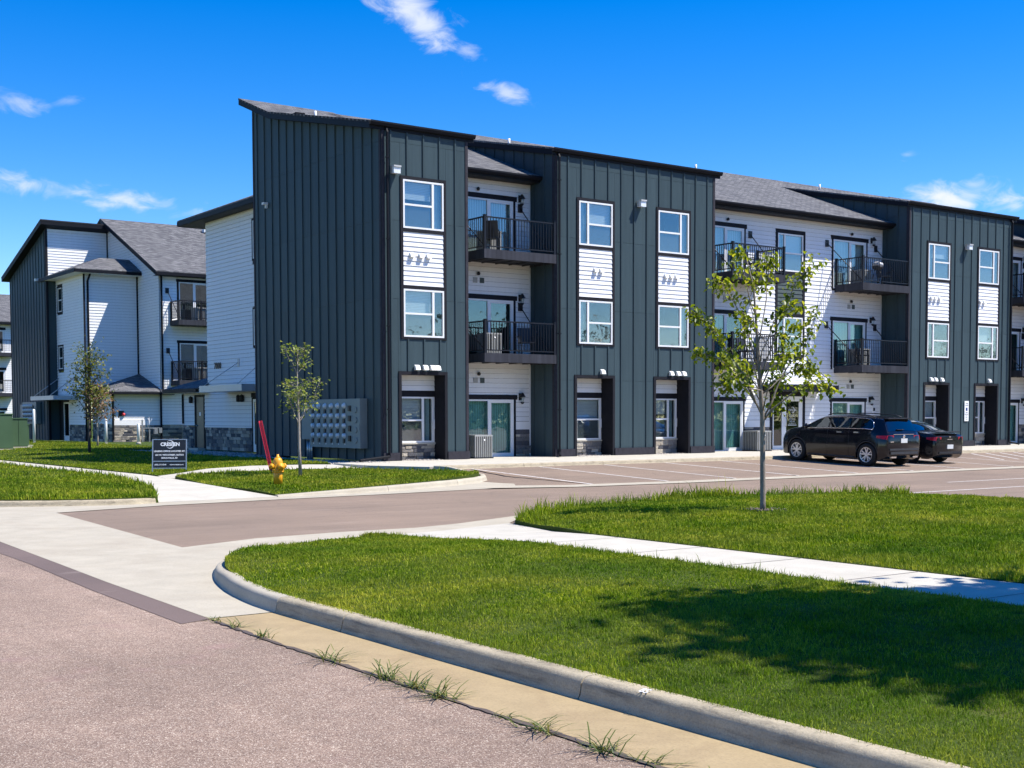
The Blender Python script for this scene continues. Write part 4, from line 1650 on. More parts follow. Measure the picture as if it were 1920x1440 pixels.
RX, UZ = (1, 0, 0), (0, 0, 1)
yd = RW - .010
crescent('door_crescent', 20.26, 1.62, .13, yd, 'ink', ed)
place_text('door_lettering', 'CRESTEN', .115, (20.24, yd, 1.615), RX, UZ, 'ink', ed, extrude=.001, spacing=1.05)
for i, (t, s_) in enumerate((('LEASING OFFICE', .052), ('MONDAY - FRIDAY', .042), ('9:00 AM - 5:00 PM', .042), ('SATURDAY BY APPT.', .042), ('(605) 271-8240', .046), ('WWW.CRESTEN.COM', .042))):
    place_text('door_lettering', t, s_, (20.24, yd, 1.41 - i * .068), RX, UZ, 'ink', ed, extrude=.001)
bx('door_sticker', er.b(19.98, 20.50, .009, .011, .985, 1.01), 'white_trim', ed)
can = obj('entry_canopy', boxes_mesh('canopy', [(18.25, 21.75, .25, RW - .03, 2.37, 2.63)]), 'fascia', B1)
bx('canopy_top', (18.27, 21.73, .27, RW - .03, 2.631, 2.65), 'white_trim', can)
for xp, xq in ((18.55, 18.45), (21.15, 21.68)):
    bx('rod_plate', rec.b(xp - .08, xp + .08, .026, .06, 3.42, 3.66), 'black', can)
    tube('tension_rod', [(xp, RW - .05, 3.54), (xq, .32, 2.64)], .018, 'black', can, 6)
bx('call_box', rec.b(25.30, 25.48, .026, .06, 1.48, 1.80), 'ink', B1)
bx('call_box', rec.b(25.33, 25.45, .061, .066, 1.58, 1.72), 'sign', B1)

# ---------------- balconies


def balcony(x0, x1, zt, rods=(True, True), left_side=True, right_side=False):
    """deck with timber rim, posts, rails and single balusters"""
    ya, yb = -0.10, RW - .03
    zb = zt - .29
    bal = obj('balcony', boxes_mesh('deck', [(x0 + .04, x1 - .04, ya + .04, yb, zt - .06, zt), (x0 + .2, x1 - .2, ya + .3, yb, zb + .05, zt - .062)]), 'timber', B1)
    bx('rim_board', (x0, x1, ya, ya + .038, zb, zt + .01), 'timber', bal)
    bx('rim_board', (x0, x0 + .038, ya + .039, yb, zb, zt + .01), 'timber', bal)
    bx('rim_board', (x1 - .038, x1, ya + .039, yb, zb, zt + .01), 'timber', bal)
    for k in range(5):
        xx = x0 + .35 + k * (x1 - x0 - .7) / 4
        bx('joist', (xx - .02, xx + .02, ya + .04, yb, zb + .02, zt - .07), 'timber', bal)
    p = .05
    posts = [(x0 + p, ya + p), (x1 - p, ya + p), (x0 + p, yb - p)]
    if right_side:
        posts.append((x1 - p, yb - p))
    for x, y in posts:
        bx('post', (x - .04, x + .04, y - .04, y + .04, zt, zt + 1.10), 'rail', bal)
        bx('post_cap', (x - .05, x + .05, y - .05, y + .05, zt + 1.1005, zt + 1.125), 'rail', bal)
    runs = [((x0 + p, ya + p), (x1 - p, ya + p)), ((x0 + p, ya + p), (x0 + p, yb - p))]
    if right_side:
        runs.append(((x1 - p, ya + p), (x1 - p, yb - p)))
    for (xa, y_a), (xb, y_b) in runs:
        for z, h in ((zt + 1.035, .045), (zt + .09, .035)):
            bx('hand_rail' if z > zt + .5 else 'bottom_rail', (min(xa, xb) - .022 + (.062 if xa != xb else 0), max(xa, xb) + .022 - (.062 if xa != xb else 0),
                             min(y_a, y_b) - .022 + (.062 if y_a != y_b else 0), max(y_a, y_b) + .022 - (.062 if y_a != y_b else 0), z, z + h), 'rail', bal)
        Lr = max(abs(xb - xa), abs(y_b - y_a))
        n = int(Lr / .115)
        for i in range(1, n):
            t = i / n
            x, y = xa + (xb - xa) * t, y_a + (y_b - y_a) * t
            bx('baluster', (x - .0095, x + .0095, y - .0095, y + .0095, zt + .125, zt + 1.035), 'rail', bal)
    for side, on in zip((0, 1), rods):
        if not on:
            continue
        xw = x0 - .52 if side == 0 else x1 - .45
        xd = x0 + .12 if side == 0 else x1 - .22
        bx('rod_plate', rec.b(xw - .09, xw + .09, .026, .07, zt + 1.58, zt + 1.86), 'black', bal)
        tube('tension_rod', [(xw, RW - .06, zt + 1.72), (xd, ya + .10, zt + .06)], .019, 'rail', bal, 6)
    return bal


for z in (6.87, 3.47):
    balcony(3.80, 6.775, z, (True, True))
    balcony(15.20, 18.12, z, (True, True), True, True)
    balcony(22.76, 25.835, z, (True, True))
    balcony(34.2, 36.92, z, (True, True))

# ---------------- main gable roof over the recesses
zr = lambda y: ZR - MSL * (YR - y)

xa, xb = 1.6, 38.6
mr_ = slab('main_roof', [(3.0, YK, zr(YK)), (37.1, YK, zr(YK)), (37.1, YR, ZR), (3.0, YR, ZR)], .07, 'shingle', B1)
for a, b in ((3.215, 6.775), (14.335, 25.835), (33.385, 36.925)):
    slab('recess_slope', [(a, YE, zr(YE)), (b, YE, zr(YE)), (b, YK - .001, zr(YK)), (a, YK - .001, zr(YK))], .07, 'shingle', mr_)
slab('rear_slope', [(xa + 5.4, YR + .002, ZR), (xb, YR + .002, ZR), (xb, 18.2, ZE + .2), (xa + 5.4, 18.2, ZE + .2)], .07, 'shingle', mr_)
for a, b in ((3.215, 6.77), (14.335, 25.83), (33.39, 36.92)):
    bx('eave_fascia', (a, b, YE - .02, YE + .02, ZE + .02, ZE + .16), 'fascia', mr_)
    g = [(0.0, 0.0), (0.0, -0.12), (-0.08, -0.12), (-0.115, -0.05), (-0.115, 0.0), (-0.10, 0.0), (-0.10, -0.045), (-0.07, -0.11), (-0.01, -0.11), (-0.01, 0.0)]
    n = len(g)
    v = [(x, YE - .021 + y, ZE + .19 + z) for x in (a, b) for y, z in g]
    obj('gutter', mesh('gutter', v, [(i, (i + 1) % n, (i + 1) % n + n, i + n) for i in range(n)] + [tuple(range(n))[::-1], tuple(range(n, 2 * n))]), 'fascia', mr_)
    k = a
    while k < b - .01:                       # soffit boards
        e = min(k + .40, b)
        bx('soffit_board', (k + .004, e - .004, YE + .021, RW - .03, ZE - .005, ZE + .012), 'soffit', mr_)
        k = e
for x, y in ((8.6, 5.2), (21.6, 8.6), (29.6, 8.2), (1.3, 6.9)):
    z = roof_z(y) if (6.8 < x < 14.3 or 25.8 < x < 33.4 or x < 3.2) else zr(y)
    lathe('vent_pipe', [(.05, z - .1), (.05, z + .26)], 'white_trim', mr_, 8, (x, y, 0))
obj('roof_vent', boxes_mesh('roof_vent', [(.70, 1.05, 7.2, 7.5, roof_z(7.2) - .1, roof_z(7.2) + .13)]), 'fascia', mr_)
# rear and end walls of the body
obj('rear_wall', boxes_mesh('rear_wall', [(xa + 5, xb, 17.4, 17.5, 0, ZE + .3), (38.5, 38.6, 9.5, 17.4, 0, ZE + .3)]), 'lap', B1)

# ---------------- stair block at the left end
SX = 1.40
st = Left(SX)
sh = [(11.9, 12.56, 7.55, 9.20), (11.9, 12.56, 4.15, 5.72)]
door_holes = [(17.62, 18.72, 0.0, 2.36), (11.3, 12.75, 0.0, 2.16)]
lapc = lap_wall(st, 9.36, 17.25, 2.62, 9.62, sh, B1, pieces=False)
lap_wall(st, 9.36, 20.05, 1.02, 2.618, door_holes, B1, pieces=False)
bx('band_board', st.b(12.76, 17.61, .02, .04, .95, 1.02), 'white_trim', lapc)
stone_wall(st, 9.36, 20.05, 0.0, 0.95, B1, False, seed=5, holes=door_holes)
for h in sh:
    window(st, h[0] + .08, h[2] + .08, h[1] - h[0] - .16, h[3] - h[2] - .16, B1, 'single', rnd=WR)
    for q in ((h[0], h[0] + .078, h[2], h[3]), (h[1] - .078, h[1], h[2], h[3]), (h[0] + .08, h[1] - .08, h[2], h[2] + .078), (h[0] + .08, h[1] - .08, h[3] - .078, h[3])):
        bx('window_trim', st.b(q[0], q[1], -.03, .05, q[2], q[3]), 'trim', lapc)
sd_ = bx('service_door', st.b(17.72, 18.62, -.03, .012, .06, 2.26), 'door_grey', B1)
for q in ((17.62, 17.718, 0, 2.36), (18.622, 18.72, 0, 2.36), (17.72, 18.62, 2.262, 2.36)):
    bx('door_trim', st.b(q[0], q[1], -.03, .045, q[2], q[3]), 'trim', lapc)
bx('door_step', st.b(17.6, 18.7, .03, .35, -.06, .05), 'walk', lapc)
bx('door_notice', st.b(18.08, 18.26, .013, .017, 1.44, 1.60), 'ink', lapc)
lathe('door_knob', [(0.0, -.08), (.03, -.07), (.03, -.02)], 'steel', lapc, 8, (SX, 18.52, 1.02), 'x')
sdoor = obj('glass_door', boxes_mesh('glass_door', [st.b(*q) for q in ((11.35, 11.45, -.03, .03, 0, 2.1), (12.55, 12.68, -.03, .03, 0, 2.1), (11.45, 12.55, -.03, .028, 2.0, 2.1), (11.45, 12.55, -.03, .028, 0, .3))]), 'vinyl', B1)
bx('pane', st.b(11.45, 12.55, 0, .008, .3, 2.0), 'glass_dark', sdoor)
bx('door_header', st.b(11.2, 12.78, .026, .06, 2.17, 2.34), 'trim', lapc)
bx('door_trim', st.b(12.69, 12.76, -.03, .05, 0, 2.165), 'trim', lapc)
obj('room', mesh('room', box_vf(st.b(11.3, 12.7, -1.4, -.035, 0, 2.2)), [f for i, f in enumerate(BOXF) if i != 5]), 'room', sdoor)
place_text('house_number', '7800', .36, (SX - .045, 16.12, 3.53), (0, -1, 0), (0, 0, 1), 'black', B1, extrude=.012, bold=.006)
cn = obj('side_canopy', boxes_mesh('side_canopy', [(.15, SX - .03, 11.0, 15.2, 2.40, 2.66)]), 'canopy', B1)
for yw, yc in ((14.0, 14.9), (11.6, 11.6)):
    bx('rod_plate', st.b(yw - .07, yw + .07, .026, .06, 3.45, 3.75), 'canopy', cn)
    tube('tension_rod', [(SX - .05, yw, 3.6), (.25, yc, 2.67)], .014, 'steel', cn, 6)
for y in (13.55, 13.9, 18.95):
    lathe('wall_lantern', [(.0, .26), (.09, .2), (.09, -.02), (.05, -.05)], 'black', B1, 8, (SX - .12, y, 2.05))
# stair block top: eaves, soffit, hip roof
ex0, ex1, ey0, ey1 = .82, 6.0, 9.7, 19.0
hr = slab('stair_roof', [(ex0, ey0, 9.86), (ex0, ey1, 9.86), (3.2, ey1 - 2.4, 10.85), (3.2, ey0, 10.85)], .05, 'shingle', B1)
slab('hip_slope', [(ex0, ey1, 9.86), (ex1, ey1, 9.86), (ex1, ey1 - 2.4, 10.85), (3.2, ey1 - 2.4, 10.85)], .05, 'shingle', hr)
bx('eave_fascia', (ex0 - .02, ex0 + .02, ey0, ey1, 9.62, 9.80), 'fascia', hr)
bx('eave_fascia', (ex0 + .021, ex1, ey1 - .02, ey1 + .02, 9.62, 9.80), 'fascia', hr)
y = ey0
while y < ey1 - .05:
    e = min(y + .40, ey1 - .02)
    bx('soffit_board', (ex0 + .021, SX + .01 if y < 17.2 else ex1, y + .004, e - .004, 9.60, 9.615), 'soffit', hr)
    y = e
obj('stair_back', boxes_mesh('stair_back', [(SX + .11, 6.0, 17.0, 17.24, 2.6, 9.6), (SX + .11, 6, 19.8, 20.04, 0, 2.6)]), 'lap', B1)
tube('downspout', [(SX + .05, 17.30, 9.6), (SX + .05, 17.30, 2.9)], .05, 'fascia', B1, 6, False)
# low lean-to roof over the service door
lr = slab('lean_to_roof', [(.75, 17.0, 2.62), (.75, 20.9, 2.62), (2.6, 19.0, 3.25), (2.6, 17.3, 3.25)], .05, 'shingle', B1)
slab('hip_slope', [(.75, 20.9, 2.62), (5.0, 20.9, 2.62), (5.0, 19.0, 3.25), (2.6, 19.0, 3.25)], .05, 'shingle', lr)
bx('eave_fascia', (.73, .77, 17.0, 20.9, 2.44, 2.60), 'fascia', lr)
bx('eave_fascia', (.771, 5.0, 20.88, 20.92, 2.44, 2.60), 'fascia', lr)
bx('soffit_board', (.771, SX, 17.0, 20.88, 2.43, 2.445), 'white_trim', lr)
tube('downspout', [(SX - .07, 20.0, 2.4), (SX - .07, 20.0, 1.1)], .045, 'fascia', B1, 6, False)

# lettering of the accessible-parking sign
place_text('sign_lettering', 'VAN', .08, (30.02, -.057, 1.90), RX, UZ, 'sign', B1, extrude=.001)
place_text('sign_lettering', 'ACCESSIBLE', .046, (30.02, -.057, 1.82), RX, UZ, 'sign', B1, extrude=.001)
M['sign_blue'] = m_plain('sign_blue', (0.01, 0.03, 0.16), 0.5, 0.1)
bx('sign_symbol', (29.96, 30.08, -.058, -.056, 1.58, 1.72), 'sign_blue', B1)
for i, t in enumerate(('PERMIT', 'REQUIRED', 'TOW', 'AWAY', 'ZONE')):
    place_text('sign_lettering', t, .05, (30.02, -.057, 1.50 - i * .075), RX, UZ, 'sign', B1, extrude=.001)

# ================================================================== BUILDING BEHIND, LEFT
B2 = thing('apartment_building', 'white gabled apartment block with hipped stair tower behind the left lawn', 'building', (6.4, 36.2, 0), 'apartment buildings')
f2 = Front(36.2)
d2 = [(7.55, 9.35, 6.85, 9.10), (7.55, 9.35, 3.45, 5.62)]
cB = lap_wall(f2, 6.42, 30.0, 0.95, 9.75, [(a - .12, b + .12, c, d + .02) for a, b, c, d in d2], B2, pieces=False)
stone_wall(f2, 6.42, 14.0, 0.0, 0.94, B2, False, seed=9)
for a, b, c, d in d2:
    patio_trim(f2, a, b, d, cB, c)
    window(f2, a, c, b - a, d - c, B2, 'slider', blind='none', rnd=WR)
for zt in (6.87, 3.47):
    x0, x1, ya, yb = 7.0, 9.7, 34.85, 36.17
    bal = obj('balcony', boxes_mesh('deck', [(x0, x1, ya, yb, zt - .29, zt)]), 'timber', B2)
    for x, y in ((x0 + .05, ya + .05), (x0 + .05, yb - .06), (x1 - .05, ya + .05), (8.35, ya + .05)):
        bx('post', (x - .04, x + .04, y - .04, y + .04, zt, zt + 1.1), 'rail', bal)
    for q in ((x0 + .1, x1 - .1, ya + .03, ya + .07), (x0 + .03, x0 + .07, ya + .1, yb - .1)):
        bx('hand_rail', (q[0], q[1], q[2], q[3], zt + 1.04, zt + 1.09), 'rail', bal)
        bx('bottom_rail', (q[0], q[1], q[2], q[3], zt + .09, zt + .12), 'rail', bal)
    for i in range(1, 23):
        x = x0 + .05 + i * .115
        bx('baluster', (x - .01, x + .01, ya + .04, ya + .06, zt + .121, zt + 1.039), 'rail', bal)
    for i in range(1, 11):
        y = ya + .05 + i * .115
        bx('baluster', (x0 + .04, x0 + .06, y - .01, y + .01, zt + .121, zt + 1.039), 'rail', bal)
    bx('rod_plate', f2.b(6.75, 6.95, .026, .07, zt + 1.55, zt + 1.85), 'black', bal)
    tube('tension_rod', [(6.85, 36.14, zt + 1.7), (7.1, 34.95, zt + .08)], .022, 'rail', bal, 6)
g2 = Left(6.40)
gab = lambda u: 9.75 + (13.45 - 9.75) * (u - 36.2) / (45.0 - 36.2)
core = obj('gable_wall', prism(g2, [(36.2, 0), (45, 0), (45, gab(45)), (36.2, gab(36.2))], -.1, 0), 'sheath', B2)
v, f = [], []
z = 0.0
while z < 13.4:
    zt = z + .165
    u_lo = 36.2 if zt < 9.75 else 36.2 + (zt - 9.75) / (13.45 - 9.75) * 8.8
    if u_lo < 44.9:
        src = unit('lap', 'lapX')
        q = g2.b(u_lo, 45, .001, .036, z + .010, zt)  # dark gap again replaces the shadow line between boards
        n = len(v)
        c = ((q[0] + q[1]) / 2, (q[2] + q[3]) / 2, (q[4] + q[5]) / 2)
        s = (q[1] - q[0], q[3] - q[2], q[5] - q[4])
        v += [tuple(c[i] + p.co[i] * s[i] for i in range(3)) for p in src.vertices]
        f += [tuple(i + n for i in p.vertices) for p in src.polygons]
    z = zt
ob = obj('siding_boards', mesh('siding_boards', v, f), 'lap', core)
ob['kind'] = 'stuff'
rf2 = slab('main_roof', [(6.0, 35.6, 9.62), (32, 35.6, 9.62), (32, 45.0, 13.66), (6.0, 45.0, 13.66)], .07, 'shingle', B2)
slab('rear_slope', [(6.0, 45.002, 13.66), (32, 45.002, 13.66), (32, 54.5, 9.6), (6.0, 54.5, 9.6)], .07, 'shingle', rf2)
bx('eave_fascia', (6.02, 32, 35.56, 35.62, 9.38, 9.56), 'fascia', rf2)
obj('rake_board', prism(Left(6.02), [(35.6, 9.35), (45, 13.39), (45, 13.58), (35.6, 9.54)], 0, .03), 'fascia', rf2)
bx('soffit_board', (6.05, 32, 35.62, 36.17, 9.37, 9.385), 'soffit', rf2)
for x in (12.2, 15.6, 19.0):
    bx('roof_vent', (x, x + .45, 43.6, 44.0, 13.15, 13.42), 'hood', rf2)
# raised dark bay at the back with its white front
DX = 2.62
d2f = Left(DX)
sh2 = lambda u: 12.85 - 0.30 * (u - 44.8)
board_batten(d2f, 44.8, 52.9, 0.0, sh2, [45.1 + .6 * i for i in range(14)], [], B2, 'bay_side')
fu = Front(44.8)
lap_wall(fu, DX + .1, 6.4, 9.6, 12.9, [], B2, pieces=False)
obj('bay_front', boxes_mesh('bay_front', [fu.b(DX, 3.3, -.1, 0.0, 0, 9.6)]), 'panel', B2)
bx('corner_trim', fu.b(DX - .02, DX + .10, .001, .05, 0, 12.8), 'trim', cB)
bx('corner_trim', fu.b(6.30, 6.40, .026, .05, 9.6, 12.85), 'trim', cB)
srf = slab('shed_roof', [(DX - .45, 44.2, 13.20), (6.6, 44.2, 13.20), (6.6, 53.3, 10.55), (DX - .45, 53.3, 10.55)], .07, 'shingle', B2)
slab('fascia', [(DX - .44, 44.21, 13.125), (6.59, 44.21, 13.125), (6.59, 53.29, 10.475), (DX - .44, 53.29, 10.475)], .22, 'fascia', srf)
bx('wall_fixture', d2f.b(46.0, 46.3, .042, .3, 9.7, 9.85), 'hood', B2)
# stair tower
s2 = Left(3.20)
sw = [(43.5, 44.55, 7.62, 9.25), (43.5, 44.55, 4.2, 5.75)]
lap_wall(s2, 39.6, 44.8, 0.95, 9.72, sw + [(42.6, 44.8, 0, 2.4)], B2, pieces=False)
stone_wall(s2, 39.6, 42.6, 0, .94, B2, False, seed=15)
for a, b, c, d in sw:
    window(s2, a + .1, c + .1, b - a - .2, d - c - .2, B2, 'single', blind='none', rnd=WR, mats=('glass_dark', 'vinyl'))
    for q in ((a, a + .098, c, d), (b - .098, b, c, d), (a + .1, b - .1, c, c + .098), (a + .1, b - .1, d - .098, d)):
        bx('window_trim', s2.b(q[0], q[1], -.03, .05, q[2], q[3]), 'trim', cB)
s2f = Front(39.6)
lap_wall(s2f, 3.22, 6.40, 2.6, 9.72, [], B2, pieces=False)
bx('corner_trim', s2f.b(3.17, 3.27, .026, .05, 0.0, 9.7), 'trim', cB)
tube('downspout', [(3.55, 39.3, 9.75), (3.42, 39.52, 9.2), (3.42, 39.52, 0.2)], .06, 'fascia', B2, 6, False)
bx('corner_trim', s2f.b(6.28, 6.38, .026, .05, 3.8, 9.7), 'trim', cB)
hr2 = slab('stair_roof', [(2.5, 38.9, 9.85), (2.5, 46.2, 9.85), (4.6, 44.0, 10.75), (4.6, 41.0, 10.75)], .05, 'shingle', B2)
slab('hip_slope', [(2.5, 38.9, 9.85), (4.6, 41.0, 10.75), (6.4, 41.0, 10.75), (7.05, 38.9, 9.85)], .05, 'shingle', hr2)
bx('eave_fascia', (2.48, 2.52, 38.9, 46.2, 9.62, 9.80), 'fascia', hr2)
bx('eave_fascia', (2.521, 7.05, 38.88, 38.92, 9.62, 9.80), 'fascia', hr2)
obj('soffit_board', boxes_mesh('soffit', [(2.521, 3.17, 38.92, 44.78, 9.61, 9.625), (3.17, 6.37, 38.92, 39.57, 9.61, 9.625)]), 'white_trim', hr2)
# entry, canopy, low service room
ent = obj('glass_door', boxes_mesh('glass_door', [s2.b(*q) for q in ((42.62, 42.72, -.03, .03, 0, 2.3), (43.6, 43.7, -.03, .03, 0, 2.3), (42.72, 43.6, -.03, .028, 2.2, 2.3), (42.72, 43.6, -.03, .028, 0, .3))]), 'vinyl', B2)
bx('pane', s2.b(42.72, 43.6, 0, .008, .3, 2.2), 'glass_dark', ent)
obj('room', boxes_mesh('room', [(3.24, 3.3, 42.6, 44.8, 0, 2.4)]), 'black', ent)
c2n = obj('side_canopy', boxes_mesh('side_canopy', [(1.75, 3.17, 40.9, 45.6, 2.42, 2.66)]), 'canopy', B2)
for y in (41.4, 44.6):
    tube('tension_rod', [(3.17, y, 3.75), (1.85, y + .5, 2.67)], .03, 'steel', c2n, 6)
place_text('house_number', '7810', .36, (3.15, 41.2, 3.6), (0, -1, 0), (0, 0, 1), 'black', B2, extrude=.012, bold=.006)
s3 = Front(36.25)
lap_wall(s3, 3.6, 6.42, 1.2, 2.75, [], B2, pieces=False)
bx('band_board', s3.b(3.55, 6.45, .0, .05, .94, 1.2), 'lap', cB)
stone_wall(s3, 3.6, 6.42, 0, .938, B2, False, seed=25)
s3l = Left(3.6)
lap_wall(s3l, 36.25, 39.6, 1.0, 2.75, [], B2, pieces=False)
stone_wall(s3l, 36.25, 39.6, 0, .99, B2, False, seed=26)
for x in (3.62, 6.38):
    tube('downspout', [(x, 36.14, 2.7), (x, 36.14, .1)], .06, 'fascia', B2, 6, False)
lr2 = slab('low_roof', [(3.1, 35.7, 2.85), (7.0, 35.7, 2.85), (6.4, 39.58, 3.95)], .05, 'shingle', B2)
slab('hip_slope', [(3.1, 35.7, 2.85), (6.4, 39.58, 3.95), (3.1, 39.58, 2.85)], .05, 'shingle', lr2)
bx('eave_fascia', (3.1, 7.0, 35.68, 35.72, 2.66, 2.80), 'fascia', lr2)
bx('eave_fascia', (3.08, 3.12, 35.721, 39.55, 2.66, 2.80), 'fascia', lr2)
bel = bx('alarm_plate', s3.b(3.95, 4.25, .03, .06, 1.45, 1.75), 'black', B2)
lathe('alarm_bell', [(.0, -.12), (.06, -.10), (.10, -.05), (.10, .0)], 'red_bell', B2, 12, (4.22, 36.19, 1.55), 'y')
tube('downspout', [(6.5, 36.1, 9.4), (6.5, 36.1, 2.9)], .06, 'fascia', B2, 6, False)
gm = obj('gas_manifold', boxes_mesh('gm', [(5.05, 5.12, 35.6, 35.67, 0, 1.25), (5.5, 5.56, 35.7, 35.76, 0, .75), (5.05, 6.1, 35.68, 35.74, .75, .81), (5.75, 5.95, 35.55, 35.75, .45, .75), (6.02, 6.2, 35.55, 35.75, .5, .8)]), 'steel', B2)

# ================================================================== FAR BUILDING AT THE LEFT EDGE
B3 = thing('apartment_building', 'distant white apartment block with grey roof at the left edge', 'building', (0, 80, 0), 'apartment buildings')
f3 = Front(80.0)
h3 = [(6.5, 9.1, 6.9, 8.85), (6.5, 9.1, 3.45, 5.45), (6.5, 9.1, .1, 2.0), (1.5, 4.0, 6.9, 8.85), (1.5, 4.0, 3.45, 5.45)]
c3_ = lap_wall(f3, -16, 13, 0, 9.6, [(a, b, c, d) for a, b, c, d in h3], B3, pieces=False)
for a, b, c, d in h3:
    window(f3, a + .02, c + .02, b - a - .04, d - c - .04, B3, 'slider', blind='none', rnd=WR)
    bx('door_header', f3.b(a - .1, b + .1, .03, .06, d, d + .2), 'trim', c3_)
for zt in (6.87, 3.47):
    bal = obj('balcony', boxes_mesh('deck', [(5.9, 9.7, 78.6, 79.96, zt - .3, zt)]), 'timber', B3)
    bx('hand_rail', (5.9, 9.7, 78.62, 78.68, zt + 1.03, zt + 1.09), 'rail', bal)
    for i in range(33):
        bx('baluster', (5.93 + i * .115, 5.95 + i * .115, 78.64, 78.66, zt + .1, zt + 1.029), 'rail', bal)
    acb = bx('condenser', (8.0, 8.6, 79.0, 79.6, zt + .001, zt + .75), 'ac', bal)
r3 = slab('main_roof', [(-16.5, 79.3, 9.55), (13.5, 79.3, 9.55), (13.5, 88, 12.6), (-16.5, 88, 12.6)], .07, 'shingle', B3)
bx('eave_fascia', (-16.5, 13.5, 79.26, 79.32, 9.3, 9.49), 'fascia', r3)
bx('soffit_board', (-16.5, 13.5, 79.33, 79.96, 9.3, 9.32), 'soffit', r3)

# ================================================================== UTILITIES AND STREET OBJECTS
# ---- meter bank on the dark end wall


def meter_bank(label, X, y0, y1, z0, z1, rows, cols, group):
    t = thing('meter_bank', label, 'electric meters', (X, (y0 + y1) / 2, 0), group)
    xf = X - .30
    cab = obj('cabinet', boxes_mesh('cabinet', [(xf, X - .042, y0 + .45, y1, z0, z1), (xf + .02, X - .042, y1 + .006, y1 + .62, z0 + .25, z1 - .15),
                                                (xf - .012, X - .042, y0, y0 + .446, z0, z1)]), 'meter_box', t)
    for y in (y1 + .15, y1 + .30, y1 + .45):
        tube('conduit', [(X - .14, y, z0 + .26), (X - .14, y, -.1)], .045, 'steel', t, 8)
    me_ring = None
    yy0 = y0 + 1.05
    dy = (y1 - .28 - yy0) / (cols - 1)
    dz = (z1 - z0 - .30) / rows
    for r in range(rows):
        for c in range(cols):
            y = yy0 + c * dy
            z = z1 - .22 - r * dz
            if me_ring is None:
                m = lathe('meter', [(.0, -.085), (.05, -.083), (.068, -.068), (.072, -.02), (.095, -.018), (.095, 0.0)], 'meter_glass', t, 14, (0, 0, 0), 'x')
                m.location = (xf, y, z)
                me_ring = m.data
            else:
                m = bpy.data.objects.new('meter', me_ring)
                m.location = (xf, y, z)
                link(m)
                parent_to(m, t)
            bx('breaker_cover', (xf - .035, xf - .001, y - .035, y + .075, z - .25, z - .11), 'black', t)
    for r in range(rows):
        z = z1 - .30 - r * dz
        bx('breaker_cover', (xf - .045, xf - .001, y0 + .62, y0 + .76, z - .10, z + .08), 'black', t)
        lathe('blank_ring', [(.085, -.02), (.10, -.02), (.10, 0), (.085, 0)], 'meter_box', t, 14, (xf - .012, y0 + .28, z - .06), 'x')
    for c in range(cols):
        bx('tag_strip', (xf - .004, xf - .001, yy0 + c * dy - .045, yy0 + c * dy + .0, z0 + .10, z0 + .20), 'ink', t)
    bx('latch', (xf - .024, xf - .013, y0 + .02, y0 + .15, z0 + .58, z0 + .78), 'meter_box', t)
    return t


meter_bank('grey electric meter bank with four rows of meters on the dark end wall', 0.0, 0.92, 4.45, .38, 1.97, 4, 6, 'electric meter banks')
meter_bank('meter bank on the far dark wall behind the green transformer', 2.62, 46.4, 49.5, 1.0, 2.35, 4, 6, 'electric meter banks')

# ---- hydrant with its red marker
HY = Vector((-7.12, -7.40, z_lawn_hyd(-7.12, -7.4) - 0.01))
hy = thing('fire_hydrant', 'yellow fire hydrant with leaning red marker on the small lawn', 'fire hydrant', HY)
lathe('barrel', [(.105, 0), (.105, .30), (.10, .31), (.14, .315), (.14, .345), (.105, .35), (.14, .355), (.14, .39), (.115, .395), (.115, .52), (.108, .58), (.085, .635), (.06, .655), (.0, .66)], 'hydrant', hy, 20, HY)
lathe('bonnet_nut', [(.055, .65), (.055, .675), (.03, .68), (.03, .73), (.0, .735)], 'hydrant', hy, 8, HY)
for ax, d in (('x', 1), ('x', -1)):
    lathe('hose_nozzle', [(.055, .09 * d), (.055, .15 * d), (.065, .152 * d), (.065, .185 * d), (.025, .19 * d), (.025, .22 * d)], 'hydrant', hy, 10, HY + Vector((0, 0, .46)), 'x')
lathe('pumper_nozzle', [(.075, -.09), (.075, -.15), (.088, -.152), (.088, -.19), (.025, -.195), (.025, -.22)], 'hydrant', hy, 12, HY + Vector((0, 0, .45)), 'y')
for k in range(8):
    a = k * math.pi / 4
    lathe('flange_bolt', [(.012, .30), (.012, .41)], 'hydrant', hy, 6, HY + Vector((.13 * math.cos(a), .13 * math.sin(a), 0)))
rgt = Vector(_r)
mk0, mk1 = HY + rgt * -.16 + Vector((0, 0, .36)), HY + rgt * -.40 + Vector((0, 0, 1.52))
ax_ = (mk1 - mk0).normalized()
sidev = (rgt - ax_ * rgt.dot(ax_)).normalized()
nv = ax_.cross(sidev)
v, f = [], []
prof = [(-.042, 0), (-.015, .022), (.015, .022), (.042, 0), (.038, -.008), (.013, .013), (-.013, .013), (-.038, -.008)]
for p in (mk0, mk1):
    for a, b in prof:
        v.append(tuple(p + sidev * a + nv * b))
n = len(prof)
f = [(i, (i + 1) % n, (i + 1) % n + n, i + n) for i in range(n)] + [tuple(range(n))[::-1], tuple(range(n, 2 * n))]
mk = obj('marker_flag', mesh('marker_flag', v, f), 'red', hy)
tube('marker_spring', [HY + rgt * -.12 + Vector((0, 0, .30)), HY + rgt * -.155 + Vector((0, 0, .38))], .03, 'black', mk, 8)

# ---- yard sign
SG = Vector((-6.78, 0.42, z_lawn_back(-6.78, .42) - .02))
sg = thing('yard_sign', 'black leasing sign with white lettering standing on the lawn', 'sign', SG)
sr = (Vector(_r) * math.cos(.16) + Vector((_f.x, _f.y, 0)).normalized() * math.sin(.16)).normalized()
su = (Vector((0, 0, 1)) + Vector((_f.x, _f.y, 0)) * .10).normalized()
sn = sr.cross(su).normalized()                       # towards the viewer


